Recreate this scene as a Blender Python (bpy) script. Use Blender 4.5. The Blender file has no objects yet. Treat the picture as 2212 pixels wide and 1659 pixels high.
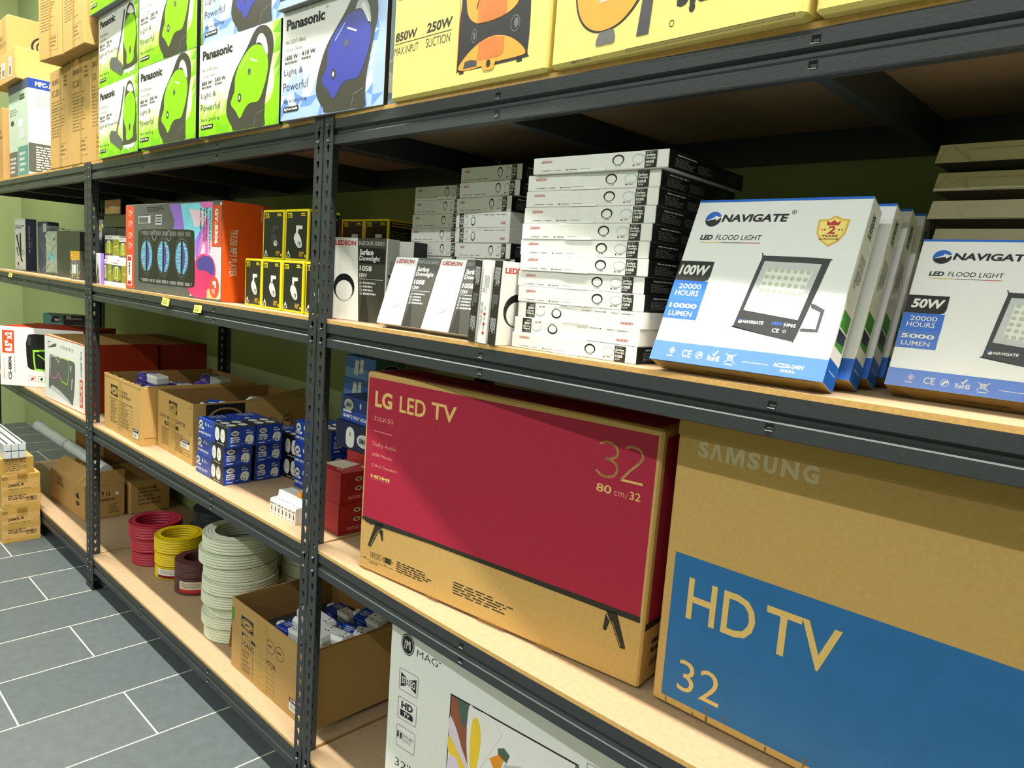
import bpy, bmesh, math, random
from mathutils import Matrix, Vector
random.seed(7)
PI = math.pi
SC = bpy.context.scene
COL = SC.collection

# ------------------------------------------------------------------ camera, world, exposure
cam_d = bpy.data.cameras.new('camera'); cam = bpy.data.objects.new('camera', cam_d); COL.objects.link(cam)
cam_d.sensor_width = 36.0; cam_d.lens = 25.766; cam_d.clip_start = .02
CR = ((0.71640941, 0.69402947, 0.07127868), (0.143833, -0.04695078, -0.98848758), (-0.68269292, 0.71841403, -0.13346032))
cam.matrix_world = Matrix(((CR[0][0], -CR[1][0], -CR[2][0], 1.6404), (CR[0][1], -CR[1][1], -CR[2][1], -0.9982),
                           (CR[0][2], -CR[1][2], -CR[2][2], 1.4629), (0, 0, 0, 1)))
SC.camera = cam
wd = bpy.data.worlds.new('room_air'); SC.world = wd; wd.use_nodes = True
wd.node_tree.nodes['Background'].inputs[0].default_value = (.95, 1, .9, 1)
wd.node_tree.nodes['Background'].inputs[1].default_value = .03
SC.view_settings.view_transform = 'Standard'; SC.view_settings.look = 'None'
SC.view_settings.gamma = 1.0; SC.view_settings.exposure = -0.42
try: SC.view_settings.use_curve_mapping = False
except Exception: pass

# ------------------------------------------------------------------ ceiling lamps (strip lights along the aisle)
CEIL = 4.0
ROWS = [(-.43, (-3.6, -2.3, -1.0, .3, 1.6, 2.9), 112, (1.0, .955, .84)),       # (y, x positions, watts, colour): over the shelf edge,
        (-2.9, (-3.5, -2.2, -.9, .4, 1.7, 3.0), 38, (.97, 1.0, .97)),          # over the middle of the room,
        (-5.8, (-2.4, .2, 2.8), 58, (.97, 1.0, .97))]                         # over its far side

# ------------------------------------------------------------------ materials
def lin(c):
    c = c / 255.0
    return c / 12.92 if c <= .04045 else ((c + .055) / 1.055) ** 2.4
MATS = {}
def mat(name, rgb, rough=.5, var=.04, scale=60.0, spec=.4, bump=0.0, metal=0.0, coat=0.0):
    """procedural principled material: base colour broken up by a fine noise"""
    if name in MATS: return MATS[name]
    m = bpy.data.materials.new(name); m.use_nodes = True
    nt = m.node_tree; b = nt.nodes['Principled BSDF']
    c = [lin(v) for v in rgb]
    b.inputs['Roughness'].default_value = rough
    b.inputs['Metallic'].default_value = metal
    b.inputs['Specular IOR Level'].default_value = spec
    if coat: b.inputs['Coat Weight'].default_value = coat; b.inputs['Coat Roughness'].default_value = .12
    tc = nt.nodes.new('ShaderNodeTexCoord'); nz = nt.nodes.new('ShaderNodeTexNoise')
    nz.inputs['Scale'].default_value = scale; nz.inputs['Detail'].default_value = 3.0
    nt.links.new(tc.outputs['Object'], nz.inputs['Vector'])
    rp = nt.nodes.new('ShaderNodeValToRGB')
    rp.color_ramp.elements[0].position = .3; rp.color_ramp.elements[1].position = .7
    rp.color_ramp.elements[0].color = [max(0, v * (1 - var)) for v in c] + [1]
    rp.color_ramp.elements[1].color = [min(1, v * (1 + var)) for v in c] + [1]
    nt.links.new(nz.outputs['Fac'], rp.inputs['Fac'])
    nt.links.new(rp.outputs['Color'], b.inputs['Base Color'])
    if bump:
        bp = nt.nodes.new('ShaderNodeBump'); bp.inputs['Strength'].default_value = bump; bp.inputs['Distance'].default_value = .002
        nt.links.new(nz.outputs['Fac'], bp.inputs['Height']); nt.links.new(bp.outputs['Normal'], b.inputs['Normal'])
    MATS[name] = m
    return m
def glassy(name, rgb, alpha, rough=.1):
    if name in MATS: return MATS[name]
    m = mat(name, rgb, rough, .03, 30, .6)
    m.node_tree.nodes['Principled BSDF'].inputs['Alpha'].default_value = alpha
    return m
def emit(name, rgb, s):
    m = bpy.data.materials.new(name); m.use_nodes = True; nt = m.node_tree
    b = nt.nodes['Principled BSDF']; b.inputs['Base Color'].default_value = (.9, .9, .9, 1)
    b.inputs['Emission Color'].default_value = (*rgb, 1); b.inputs['Emission Strength'].default_value = s
    MATS[name] = m; return m

PAL = {  # name: (rgb, rough, var, scale, spec, bump)
 'rack': ((46, 50, 54), .40, .06, 220, .5, .12), 'rack_hole': ((14, 14, 15), .7, .02, 50, .2, 0), 'steel': ((205, 208, 210), .25, .03, 60, .7, 0),
 'mdf': ((168, 142, 112), .62, .07, 90, .3, .08), 'mdf_edge': ((200, 158, 96), .7, .10, 160, .2, .1),
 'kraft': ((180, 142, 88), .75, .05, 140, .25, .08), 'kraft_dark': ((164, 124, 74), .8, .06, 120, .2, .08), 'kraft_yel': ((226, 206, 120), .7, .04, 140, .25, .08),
 'kraft_gold': ((194, 156, 94), .72, .05, 120, .25, .08), 'kraft_ink': ((120, 96, 58), .8, .05, 60, .2, 0),
 'white': ((232, 231, 228), .42, .02, 60, .3, 0), 'white_gloss': ((236, 236, 238), .17, .02, 900, .32, .05), 'paper': ((228, 226, 218), .6, .03, 60, .3, 0),
 'cream': ((222, 220, 200), .55, .05, 40, .35, .05), 'black': ((24, 24, 26), .35, .05, 60, .45, 0), 'ink': ((30, 30, 32), .5, .04, 60, .3, 0), 'char': ((66, 64, 56), .35, .05, 60, .45, 0),
 'grey': ((128, 128, 130), .5, .05, 60, .3, 0), 'lgrey': ((196, 198, 202), .42, .04, 60, .4, 0), 'mgrey': ((92, 94, 92), .45, .05, 40, .4, 0), 'dgrey': ((58, 58, 62), .45, .06, 60, .4, 0),
 'red_ink': ((186, 40, 46), .45, .04, 60, .4, 0), 'maroon': ((166, 34, 62), .55, .05, 110, .3, .04), 'red_card': ((172, 40, 44), .45, .06, 60, .4, 0), 'red_dk': ((120, 26, 30), .5, .06, 60, .3, 0),
 'orange': ((222, 86, 22), .45, .04, 60, .4, .02), 'orange_red': ((214, 78, 44), .45, .04, 60, .4, 0), 'rust': ((160, 48, 24), .55, .06, 60, .3, .03), 'amber': ((240, 152, 50), .5, .05, 60, .35, 0), 'amber_dk': ((196, 112, 48), .55, .10, 30, .3, 0),
 'blue_tv': ((40, 104, 164), .5, .06, 18, .35, .03), 'blue_band': ((56, 112, 214), .17, .04, 900, .32, .05), 'blue_tag': ((20, 96, 200), .3, .03, 60, .5, 0), 'blue_box': ((24, 62, 160), .35, .06, 40, .45, 0), 'blue_lt': ((40, 100, 190), .35, .06, 40, .45, 0), 'navy': ((22, 28, 66), .35, .06, 40, .45, 0), 'navy_grey': ((70, 74, 98), .45, .04, 60, .4, 0),
 'vac_blue': ((68, 74, 168), .3, .05, 20, .45, 0), 'blue_mist': ((214, 224, 244), .4, .03, 14, .4, 0), 'lime_mist': ((228, 244, 196), .4, .03, 14, .4, 0), 'lime_soft': ((178, 230, 90), .4, .03, 14, .4, 0), 'hook_steel': ((84, 88, 92), .22, .05, 60, .6, 0), 'pale_blue': ((168, 194, 238), .4, .05, 14, .4, 0), 'mid_blue': ((110, 150, 224), .4, .05, 14, .4, 0), 'lime': ((140, 214, 18), .35, .05, 20, .45, 0), 'lime_dk': ((120, 196, 16), .35, .05, 20, .45, 0), 'lime_pale': ((206, 240, 150), .4, .05, 14, .4, 0),
 'yellow': ((246, 222, 20), .35, .03, 60, .45, 0), 'gold': ((226, 176, 60), .35, .06, 20, .5, 0), 'gold_lt': ((246, 224, 120), .35, .05, 20, .5, 0), 'yellow_wire': ((226, 196, 18), .38, .06, 60, .45, 0), 'red_wire': ((176, 40, 66), .38, .06, 60, .45, 0), 'brown_wire': ((86, 46, 50), .45, .06, 60, .4, 0), 'white_wire': ((216, 218, 198), .42, .05, 60, .4, 0), 'navy_wire': ((62, 66, 82), .42, .06, 60, .4, 0),
 'purple': ((76, 62, 150), .35, .08, 30, .5, 0), 'violet': ((150, 110, 214), .45, .08, 14, .4, 0), 'pink': ((226, 110, 190), .45, .08, 14, .4, 0), 'magenta': ((214, 52, 110), .45, .08, 14, .4, 0), 'cyan': ((130, 214, 236), .45, .08, 14, .4, 0), 'pale_pink': ((238, 208, 226), .45, .06, 14, .4, 0), 'peach': ((240, 190, 130), .45, .06, 14, .4, 0),
 'olive': ((150, 150, 40), .45, .08, 30, .4, 0), 'green': ((60, 140, 40), .4, .08, 30, .4, 0), 'teal': ((84, 140, 130), .45, .05, 30, .4, 0), 'sage': ((178, 196, 180), .45, .05, 30, .4, 0), 'lime_led': ((150, 220, 60), .35, .04, 30, .4, 0), 'tan': ((196, 124, 70), .45, .15, 20, .4, 0), 'brass': ((200, 150, 40), .35, .06, 30, .5, 0),
 'petal': ((240, 234, 236), .4, .04, 12, .4, 0), 'petal_yel': ((246, 206, 50), .4, .06, 12, .4, 0), 'petal_or': ((236, 150, 30), .4, .08, 12, .4, 0), 'petal_br': ((150, 84, 60), .45, .10, 12, .4, 0), 'petal_gr': ((80, 100, 90), .45, .08, 12, .4, 0), 'petal_pk': ((226, 208, 228), .4, .04, 12, .4, 0),
 'tv_dk': ((46, 44, 36), .5, .05, 60, .3, 0), 'label_white': ((206, 196, 172), .6, .04, 60, .3, 0), 'kraft_on': ((222, 184, 112), .7, .04, 140, .25, 0), 'salmon': ((226, 148, 130), .6, .03, 60, .3, 0), 'sam_grey': ((206, 190, 152), .6, .05, 60, .3, 0),
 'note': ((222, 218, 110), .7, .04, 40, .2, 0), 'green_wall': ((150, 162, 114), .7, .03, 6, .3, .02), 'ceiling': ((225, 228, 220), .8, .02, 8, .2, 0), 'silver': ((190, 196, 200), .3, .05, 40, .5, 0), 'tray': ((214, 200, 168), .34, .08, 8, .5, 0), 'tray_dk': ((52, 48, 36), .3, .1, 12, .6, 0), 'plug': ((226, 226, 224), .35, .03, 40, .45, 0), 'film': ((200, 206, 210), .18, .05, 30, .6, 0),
}
def M(n):
    if n in MATS: return MATS[n]
    rgb, r, v, s, sp, bp = PAL[n]
    return mat(n, rgb, r, v, s, sp, bp)
def tape_mat(): return glassy('clear_brown_tape', (206, 168, 84), .55, .18)
def film_mat(): return glassy('clear_film', (225, 230, 225), .05, .06)

# ------------------------------------------------------------------ mesh builder
class MB:
    def __init__(s): s.v = []; s.f = []; s.m = []; s.names = []; s.sm = []
    def mi(s, n):
        if n not in s.names: s.names.append(n)
        return s.names.index(n)
    def poly(s, pts, n, smooth=False):
        b = len(s.v); s.v += [tuple(p) for p in pts]; s.f.append(list(range(b, b + len(pts)))); s.m.append(s.mi(n)); s.sm.append(smooth)
    def mesh(s, verts, faces, n, smooth=False):
        b = len(s.v); s.v += [tuple(p) for p in verts]; k = s.mi(n)
        for f in faces: s.f.append([b + i for i in f]); s.m.append(k); s.sm.append(smooth)
    def box(s, x0, y0, z0, x1, y1, z1, n, bev=0.0, mats=None):
        """box with chamfered edges; mats may override per side: F B L R T D"""
        mats = mats or {}; g = lambda k: mats.get(k, n); e = bev
        if e <= 0:
            P = [(x0, y0, z0), (x1, y0, z0), (x1, y1, z0), (x0, y1, z0), (x0, y0, z1), (x1, y0, z1), (x1, y1, z1), (x0, y1, z1)]
            for k, f in (('F', (0, 1, 5, 4)), ('R', (1, 2, 6, 5)), ('B', (2, 3, 7, 6)), ('L', (3, 0, 4, 7)), ('T', (4, 5, 6, 7)), ('D', (3, 2, 1, 0))):
                s.poly([P[i] for i in f], g(k))
            return
        X = (x0, x1); Y = (y0, y1); Z = (z0, z1)
        def c(i, j, k, ax):
            p = [X[i] + (e if i == 0 else -e), Y[j] + (e if j == 0 else -e), Z[k] + (e if k == 0 else -e)]
            p[ax] = (X[i], Y[j], Z[k])[ax]
            return tuple(p)
        s.poly([c(0,0,0,1), c(1,0,0,1), c(1,0,1,1), c(0,0,1,1)], g('F')); s.poly([c(1,1,0,1), c(0,1,0,1), c(0,1,1,1), c(1,1,1,1)], g('B'))
        s.poly([c(1,0,0,0), c(1,1,0,0), c(1,1,1,0), c(1,0,1,0)], g('R')); s.poly([c(0,1,0,0), c(0,0,0,0), c(0,0,1,0), c(0,1,1,0)], g('L'))
        s.poly([c(0,0,1,2), c(1,0,1,2), c(1,1,1,2), c(0,1,1,2)], g('T')); s.poly([c(0,1,0,2), c(1,1,0,2), c(1,0,0,2), c(0,0,0,2)], g('D'))
        for j in (0, 1):
            for k in (0, 1): s.poly([c(0,j,k,1), c(1,j,k,1), c(1,j,k,2), c(0,j,k,2)], g('FB'[j]))
        for i in (0, 1):
            for k in (0, 1): s.poly([c(i,0,k,0), c(i,1,k,0), c(i,1,k,2), c(i,0,k,2)], g('LR'[i]))
            for j in (0, 1): s.poly([c(i,j,0,0), c(i,j,1,0), c(i,j,1,1), c(i,j,0,1)], g('FB'[j]))
            for j in (0, 1):
                for k in (0, 1): s.poly([c(i,j,k,0), c(i,j,k,1), c(i,j,k,2)], g('FB'[j]))
    def lathe(s, prof, n, seg=48, cx=0, cy=0, closed=True, mats=None):
        """revolve (r,z) profile about z"""
        N = len(prof); b = len(s.v)
        for i in range(seg):
            a = 2 * PI * i / seg
            for r, z in prof: s.v.append((cx + r * math.cos(a), cy + r * math.sin(a), z))
        for i in range(seg):
            j = (i + 1) % seg
            for k in range(N if closed else N - 1):
                l = (k + 1) % N
                s.f.append([b + i * N + k, b + j * N + k, b + j * N + l, b + i * N + l]); s.m.append(s.mi(mats[k] if mats else n)); s.sm.append(True)
    def tube(s, pts, r, n, seg=8):
        P = [Vector(p) for p in pts]; b = len(s.v)
        for i, p in enumerate(P):
            d = (P[min(i + 1, len(P) - 1)] - P[max(i - 1, 0)]).normalized()
            u = d.cross(Vector((0, 0, 1)) if abs(d.z) < .9 else Vector((1, 0, 0))).normalized(); w = d.cross(u)
            for k in range(seg):
                a = 2 * PI * k / seg; s.v.append(tuple(p + u * r * math.cos(a) + w * r * math.sin(a)))
        for i in range(len(P) - 1):
            for k in range(seg):
                l = (k + 1) % seg
                s.f.append([b + i * seg + k, b + i * seg + l, b + (i + 1) * seg + l, b + (i + 1) * seg + k]); s.m.append(s.mi(n)); s.sm.append(True)
        for e in (0, len(P) - 1): s.f.append([b + e * seg + k for k in range(seg)]); s.m.append(s.mi(n)); s.sm.append(False)
    def data(s, name):
        me = bpy.data.meshes.new(name); me.from_pydata(s.v, [], s.f)
        for n in s.names: me.materials.append(M(n) if isinstance(n, str) else n)
        me.polygons.foreach_set('material_index', s.m); me.polygons.foreach_set('use_smooth', s.sm); me.update()
        return me
    def make(s, name, parent=None, mx=None):
        o = bpy.data.objects.new(name, s.data(name)); COL.objects.link(o)
        if parent is not None: o.parent = parent
        if mx is not None: o.matrix_local = mx
        return o

def tag(o, label=None, cat=None, group=None, kind=None):
    if label: o['label'] = label
    if cat: o['category'] = cat
    if group: o['group'] = group
    if kind: o['kind'] = kind
    return o
def struct(o): o['kind'] = 'structure'; return o
def empty(name, loc, rz=0):
    o = bpy.data.objects.new(name, None); COL.objects.link(o); o.location = loc; o.rotation_euler = (0, 0, rz); o.empty_display_size = .05
    return o
def dup(o, mx, label=None, group=None):
    """copy of a thing and of its parts (mesh data shared)"""
    c = o.copy(); COL.objects.link(c); c.matrix_world = mx
    if label: c['label'] = label
    if group: c['group'] = group
    for ch in list(o.children):
        d = ch.copy(); COL.objects.link(d); d.parent = c; d.matrix_parent_inverse = ch.matrix_parent_inverse.copy()
    return c
def pose(x, y, z, yaw=0, pit=0, roll=0, d=0):
    return (Matrix.Translation((x, y, z)) @ Matrix.Rotation(yaw, 4, 'Z') @ Matrix.Translation((0, d, 0)) @ Matrix.Rotation(-pit, 4, 'X')
            @ Matrix.Translation((0, -d, 0)) @ Matrix.Rotation(roll, 4, 'Y'))

# ------------------------------------------------------------------ printed artwork on box faces
GLY = {}
def glyphs(txt, bold=0.0, shear=0.0, space=1.0):
    if bold < 0: bold *= .35
    else: bold += .004
    k = (txt, bold, shear, space)
    if k in GLY: return GLY[k]
    cu = bpy.data.curves.new('tmp', 'FONT'); cu.body = txt; cu.size = 1.0; cu.resolution_u = 3; cu.offset = bold; cu.shear = shear; cu.space_character = space
    o = bpy.data.objects.new('tmp', cu); COL.objects.link(o)
    dg = bpy.context.evaluated_depsgraph_get(); me = o.evaluated_get(dg).to_mesh()
    vs = [(v.co.x, v.co.y) for v in me.vertices]; fs = [list(p.vertices) for p in me.polygons]
    o.evaluated_get(dg).to_mesh_clear(); bpy.data.objects.remove(o); bpy.data.curves.remove(cu)
    x0 = min(v[0] for v in vs); x1 = max(v[0] for v in vs); y0 = min(v[1] for v in vs); y1 = max(v[1] for v in vs)
    vs = [((v[0] - x0) / (x1 - x0), (v[1] - y0) / max(1e-6, y1 - y0)) for v in vs]
    GLY[k] = (vs, fs, (x1 - x0) / max(1e-6, y1 - y0))
    return GLY[k]
def spl(pts, n=6):
    out = []; N = len(pts)
    for i in range(N):
        p0, p1, p2, p3 = pts[i - 1], pts[i], pts[(i + 1) % N], pts[(i + 2) % N]
        for k in range(n):
            t = k / n; q = []
            for a in (0, 1):
                q.append(.5 * (2 * p1[a] + (p2[a] - p0[a]) * t + (2 * p0[a] - 5 * p1[a] + 4 * p2[a] - p3[a]) * t * t + (3 * p1[a] - p0[a] - 3 * p2[a] + p3[a]) * t ** 3))
            out.append(tuple(q))
    return out
class Face:
    """unit-square drawing surface on one side of a box: O origin, U and V full-length edge vectors"""
    def __init__(s, mb, O, U, V): s.mb = mb; s.O = Vector(O); s.U = Vector(U); s.V = Vector(V); s.N = s.U.cross(s.V).normalized(); s.W = s.U.length; s.H = s.V.length
    def P(s, u, v, l): return s.O + s.U * u + s.V * v + s.N * (.00022 * l)
    def p(s, pts, n, l=1): s.mb.poly([s.P(u, v, l) for u, v in pts], n)
    def r(s, u0, v0, u1, v1, n, l=1): s.p([(u0, v0), (u1, v0), (u1, v1), (u0, v1)], n, l)
    def e(s, u, v, ru, rv, n, l=1, a0=0, a1=360, seg=32):
        A = [math.radians(a0 + (a1 - a0) * i / seg) for i in range(seg + (0 if a1 - a0 == 360 else 1))]
        s.p([(u + ru * math.cos(a), v + rv * math.sin(a)) for a in A], n, l)
    def ring(s, u, v, ru, rv, k, n, l=1, seg=36, du=0, dv=0, a0=0, a1=360):
        for i in range(seg):
            a, b = math.radians(a0 + (a1 - a0) * i / seg), math.radians(a0 + (a1 - a0) * (i + 1) / seg)
            s.p([(u + ru * math.cos(a), v + rv * math.sin(a)), (u + ru * math.cos(b), v + rv * math.sin(b)),
                 (u + du + ru * k * math.cos(b), v + dv + rv * k * math.sin(b)), (u + du + ru * k * math.cos(a), v + dv + rv * k * math.sin(a))], n, l)
    def frame(s, u0, v0, u1, v1, t, n, l=1):
        tu, tv = t / s.W, t / s.H
        s.r(u0, v0, u1, v0 + tv, n, l); s.r(u0, v1 - tv, u1, v1, n, l); s.r(u0, v0 + tv, u0 + tu, v1 - tv, n, l); s.r(u1 - tu, v0 + tv, u1, v1 - tv, n, l)
    def line(s, a, b, t, n, l=1):
        ax, ay = a[0] * s.W, a[1] * s.H; bx, by = b[0] * s.W, b[1] * s.H
        L = math.hypot(bx - ax, by - ay) or 1; px, py = -(by - ay) / L * t / 2, (bx - ax) / L * t / 2
        s.p([((ax - px) / s.W, (ay - py) / s.H), ((bx - px) / s.W, (by - py) / s.H), ((bx + px) / s.W, (by + py) / s.H), ((ax + px) / s.W, (ay + py) / s.H)], n, l)
    def t(s, txt, u0, v0, u1, v1, n, l=2, bold=0.0, shear=0.0, rot=0, space=1.0):
        vs, fs, _ = glyphs(txt, bold, shear, space); q = []
        for a, b in vs:
            if rot == 90: a, b = 1 - b, a
            elif rot == -90: a, b = b, 1 - a
            elif rot == 180: a, b = 1 - a, 1 - b
            q.append(s.P(u0 + (u1 - u0) * a, v0 + (v1 - v0) * b, l))
        s.mb.mesh(q, fs, n)
    def g(s, u0, v0, u1, v1, rows, n, l=1, seed=1, fill=.55, vert=False):
        """rows of print too small to read: word-length dashes"""
        R = random.Random(seed); 
        for i in range(rows):
            if vert: c0 = u0 + (u1 - u0) * i / rows; c1 = c0 + (u1 - u0) / rows * fill
            else: c1 = v1 - (v1 - v0) * i / rows; c0 = c1 - (v1 - v0) / rows * fill
            p = 0.0; end = R.uniform(.6, 1.0)
            while p < end:
                w = min(R.uniform(.08, .22), end - p)
                if w > .02:
                    if vert: s.r(c0, v1 - (v1 - v0) * (p + w), c1, v1 - (v1 - v0) * p, n, l)
                    else: s.r(u0 + (u1 - u0) * p, c0, u0 + (u1 - u0) * (p + w), c1, n, l)
                p += w + .035
    def bars(s, u0, v0, u1, v1, n, l=1, k=14, seed=3):
        R = random.Random(seed); x = u0; st = (u1 - u0) / k
        for i in range(k): s.r(x, v0, x + st * R.uniform(.25, .75), v1, n, l); x += st
def faces(mb, w, d, h):
    return {'F': Face(mb, (0, 0, 0), (w, 0, 0), (0, 0, h)), 'R': Face(mb, (w, 0, 0), (0, d, 0), (0, 0, h)), 'T': Face(mb, (0, 0, h), (w, 0, 0), (0, d, 0)),
            'L': Face(mb, (0, d, 0), (0, -d, 0), (0, 0, h)), 'B': Face(mb, (w, d, 0), (-w, 0, 0), (0, 0, h)), 'D': Face(mb, (0, d, 0), (w, 0, 0), (0, -d, 0))}
def carton(name, w, d, h, body, art=None, bev=.0015, mats=None):
    """closed box with printed faces, as one mesh object at the origin (front-bottom-left corner)"""
    mb = MB(); mb.box(0, 0, 0, w, d, h, body, bev, mats)
    if art: art(faces(mb, w, d, h))
    return mb.make(name)
def part(name, parent, fn):
    mb = MB(); fn(mb); return mb.make(name, parent)
def sticker(parent, O, U, V, art, name='price_sticker', label='white price sticker with a blue header'):
    mb = MB(); f = Face(mb, O, U, V)
    n = f.N * .0007; P = [Vector(O) + n, Vector(O) + f.U + n, Vector(O) + f.U + f.V + n, Vector(O) + f.V + n]
    mb.poly(P, 'paper'); f.O = f.O + n; art(f); o = mb.make(name, parent); o['label'] = label; return o
def price_art(f):
    f.r(0, .62, 1, 1, 'navy', 1); f.e(.2, .82, .1, .1, 'salmon', 2); f.g(.36, .72, .92, .92, 1, 'paper', 2, 5); f.g(.1, .1, .8, .5, 4, 'grey', 1, 9)
def tape(parent, pieces, name='packing_tape'):
    mb = MB(); tm = tape_mat()
    for O, U, V in pieces:
        O, U, V = Vector(O), Vector(U), Vector(V); n = U.cross(V).normalized() * .0010
        mb.poly([O + n, O + U + n, O + U + V + n, O + V + n], tm)
    return mb.make(name, parent)

# ------------------------------------------------------------------ room shell
def plane_obj(name, pts, n):
    mb = MB(); mb.poly(pts, n); return struct(mb.make(name))
def floor_mat():
    m = bpy.data.materials.new('slate_floor_tile'); m.use_nodes = True; nt = m.node_tree; b = nt.nodes['Principled BSDF']; MATS['slate_floor_tile'] = m
    tc = nt.nodes.new('ShaderNodeTexCoord'); sp = nt.nodes.new('ShaderNodeSeparateXYZ'); cb = nt.nodes.new('ShaderNodeCombineXYZ')
    ax = nt.nodes.new('ShaderNodeMath'); ax.operation = 'ADD'; ax.inputs[1].default_value = 2.372 + .3027 * 40
    ay = nt.nodes.new('ShaderNodeMath'); ay.operation = 'ADD'; ay.inputs[1].default_value = .173 + .6054 * 20
    nt.links.new(tc.outputs['Object'], sp.inputs[0]); nt.links.new(sp.outputs['X'], ax.inputs[0]); nt.links.new(sp.outputs['Y'], ay.inputs[0])
    nt.links.new(ay.outputs[0], cb.inputs['X']); nt.links.new(ax.outputs[0], cb.inputs['Y'])
    br = nt.nodes.new('ShaderNodeTexBrick'); br.offset = .5; br.inputs['Scale'].default_value = 1.0
    br.inputs['Brick Width'].default_value = .6054; br.inputs['Row Height'].default_value = .3027; br.inputs['Mortar Size'].default_value = .0026
    br.inputs['Mortar Smooth'].default_value = .1; br.inputs['Color1'].default_value = (lin(78), lin(86), lin(89), 1); br.inputs['Color2'].default_value = (lin(85), lin(92), lin(95), 1)
    br.inputs['Mortar'].default_value = (lin(200), lin(198), lin(180), 1)
    nt.links.new(cb.outputs[0], br.inputs['Vector'])
    nz = nt.nodes.new('ShaderNodeTexNoise'); nz.inputs['Scale'].default_value = 26; nz.inputs['Detail'].default_value = 8; nz.inputs['Roughness'].default_value = .7
    nt.links.new(tc.outputs['Object'], nz.inputs['Vector'])
    mx = nt.nodes.new('ShaderNodeMix'); mx.data_type = 'RGBA'; mx.blend_type = 'OVERLAY'; mx.inputs[0].default_value = .35
    nt.links.new(br.outputs['Color'], mx.inputs[6]); nt.links.new(nz.outputs['Fac'], mx.inputs[7]); nt.links.new(mx.outputs[2], b.inputs['Base Color'])
    b.inputs['Roughness'].default_value = .48; b.inputs['Specular IOR Level'].default_value = .35
    bp = nt.nodes.new('ShaderNodeBump'); bp.inputs['Strength'].default_value = .25; bp.inputs['Distance'].default_value = .003
    nt.links.new(nz.outputs['Fac'], bp.inputs['Height']); nt.links.new(bp.outputs['Normal'], b.inputs['Normal'])
    return m
floor_mat()
XL, XR, YB, YF = -5.6, 4.8, .6035, -7.6
plane_obj('floor', [(XL, YF, 0), (XR, YF, 0), (XR, YB, 0), (XL, YB, 0)], 'slate_floor_tile')
plane_obj('ceiling', [(XL, YB, CEIL), (XR, YB, CEIL), (XR, YF, CEIL), (XL, YF, CEIL)], 'ceiling')
plane_obj('wall_back', [(XL, YB, 0), (XR, YB, 0), (XR, YB, CEIL), (XL, YB, CEIL)], 'green_wall')
plane_obj('wall_left', [(XL, YF, 0), (XL, YB, 0), (XL, YB, CEIL), (XL, YF, CEIL)], 'green_wall')
plane_obj('wall_right', [(XR, YB, 0), (XR, YF, 0), (XR, YF, CEIL), (XR, YB, CEIL)], 'green_wall')
plane_obj('wall_front', [(XR, YF, 0), (XL, YF, 0), (XL, YF, CEIL), (XR, YF, CEIL)], 'green_wall')

LAMPD = [emit(n, c, 6.0) and n for n, c in (('lamp_diffuser_warm', ROWS[0][3]), ('lamp_diffuser', ROWS[1][3]))]
def strip_light(x, y, w, col, lab, glow):
    t = empty('ceiling_light', (x, y, CEIL - .075)); tag(t, lab, 'light', 'strip lights on the ceiling')
    def hs(mb):
        mb.box(-.62, -.045, .012, .62, .045, .0745, 'white', .004); mb.box(-.63, -.048, .0, -.62, .048, .0745, 'lgrey', .001); mb.box(.62, -.048, .0, .63, .048, .0745, 'lgrey', .001)
    part('housing', t, hs)
    part('diffuser', t, lambda mb: mb.box(-.60, -.035, .0, .60, .035, .0118, glow, .004))
    ld = bpy.data.lights.new('strip_lamp', 'AREA'); ld.shape = 'RECTANGLE'; ld.size = 1.2; ld.size_y = .07; ld.energy = w; ld.color = col
    lo = bpy.data.objects.new('strip_lamp', ld); COL.objects.link(lo); lo.parent = t; lo.location = (0, 0, -.004)
for r, (y, xs, w, col) in enumerate(ROWS):
    for i, x in enumerate(xs):
        k = ('first', 'second', 'third', 'fourth', 'fifth', 'sixth')[i]
        strip_light(x, y, w, col, f'white ceiling strip light {("over the shelf edge", "over the middle of the room", "over the far side")[r]}, {k} from the left', LAMPD[0 if r == 0 else 1])

# ------------------------------------------------------------------ boltless steel racks
BW, RD = 1.8, .6
LV = (.150, .745, 1.3445, 1.837)
PH = 1.8362
def flange(length, width, pitch=.0361):
    """punched steel strip: local x = width, local y = length, with key-hole slots"""
    cu = bpy.data.curves.new('tmp', 'CURVE'); cu.dimensions = '2D'; cu.fill_mode = 'BOTH'; cu.extrude = .0007
    def sp(pts):
        s = cu.splines.new('POLY'); s.points.add(len(pts) - 1); s.use_cyclic_u = True
        for q, p in zip(s.points, pts): q.co = (p[0], p[1], 0, 1)
    sp([(0, 0), (width, 0), (width, length), (0, length)])
    cx = width * .52; z = .03
    while z < length - .02:
        h = [(cx + .0062 * math.cos(a), z + .0062 * math.sin(a)) for a in [math.radians(-50 + 280 * i / 10) for i in range(11)]]
        h += [(cx - .0030, z - .013), (cx + .0030, z - .013)]
        sp(h); z += pitch
    o = bpy.data.objects.new('tmp', cu); COL.objects.link(o)
    dg = bpy.context.evaluated_depsgraph_get(); me = o.evaluated_get(dg).to_mesh()
    vs = [tuple(v.co) for v in me.vertices]; fs = [list(p.vertices) for p in me.polygons]
    o.evaluated_get(dg).to_mesh_clear(); bpy.data.objects.remove(o); bpy.data.curves.remove(cu)
    return vs, fs
FL = flange(PH, .0385)
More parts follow.
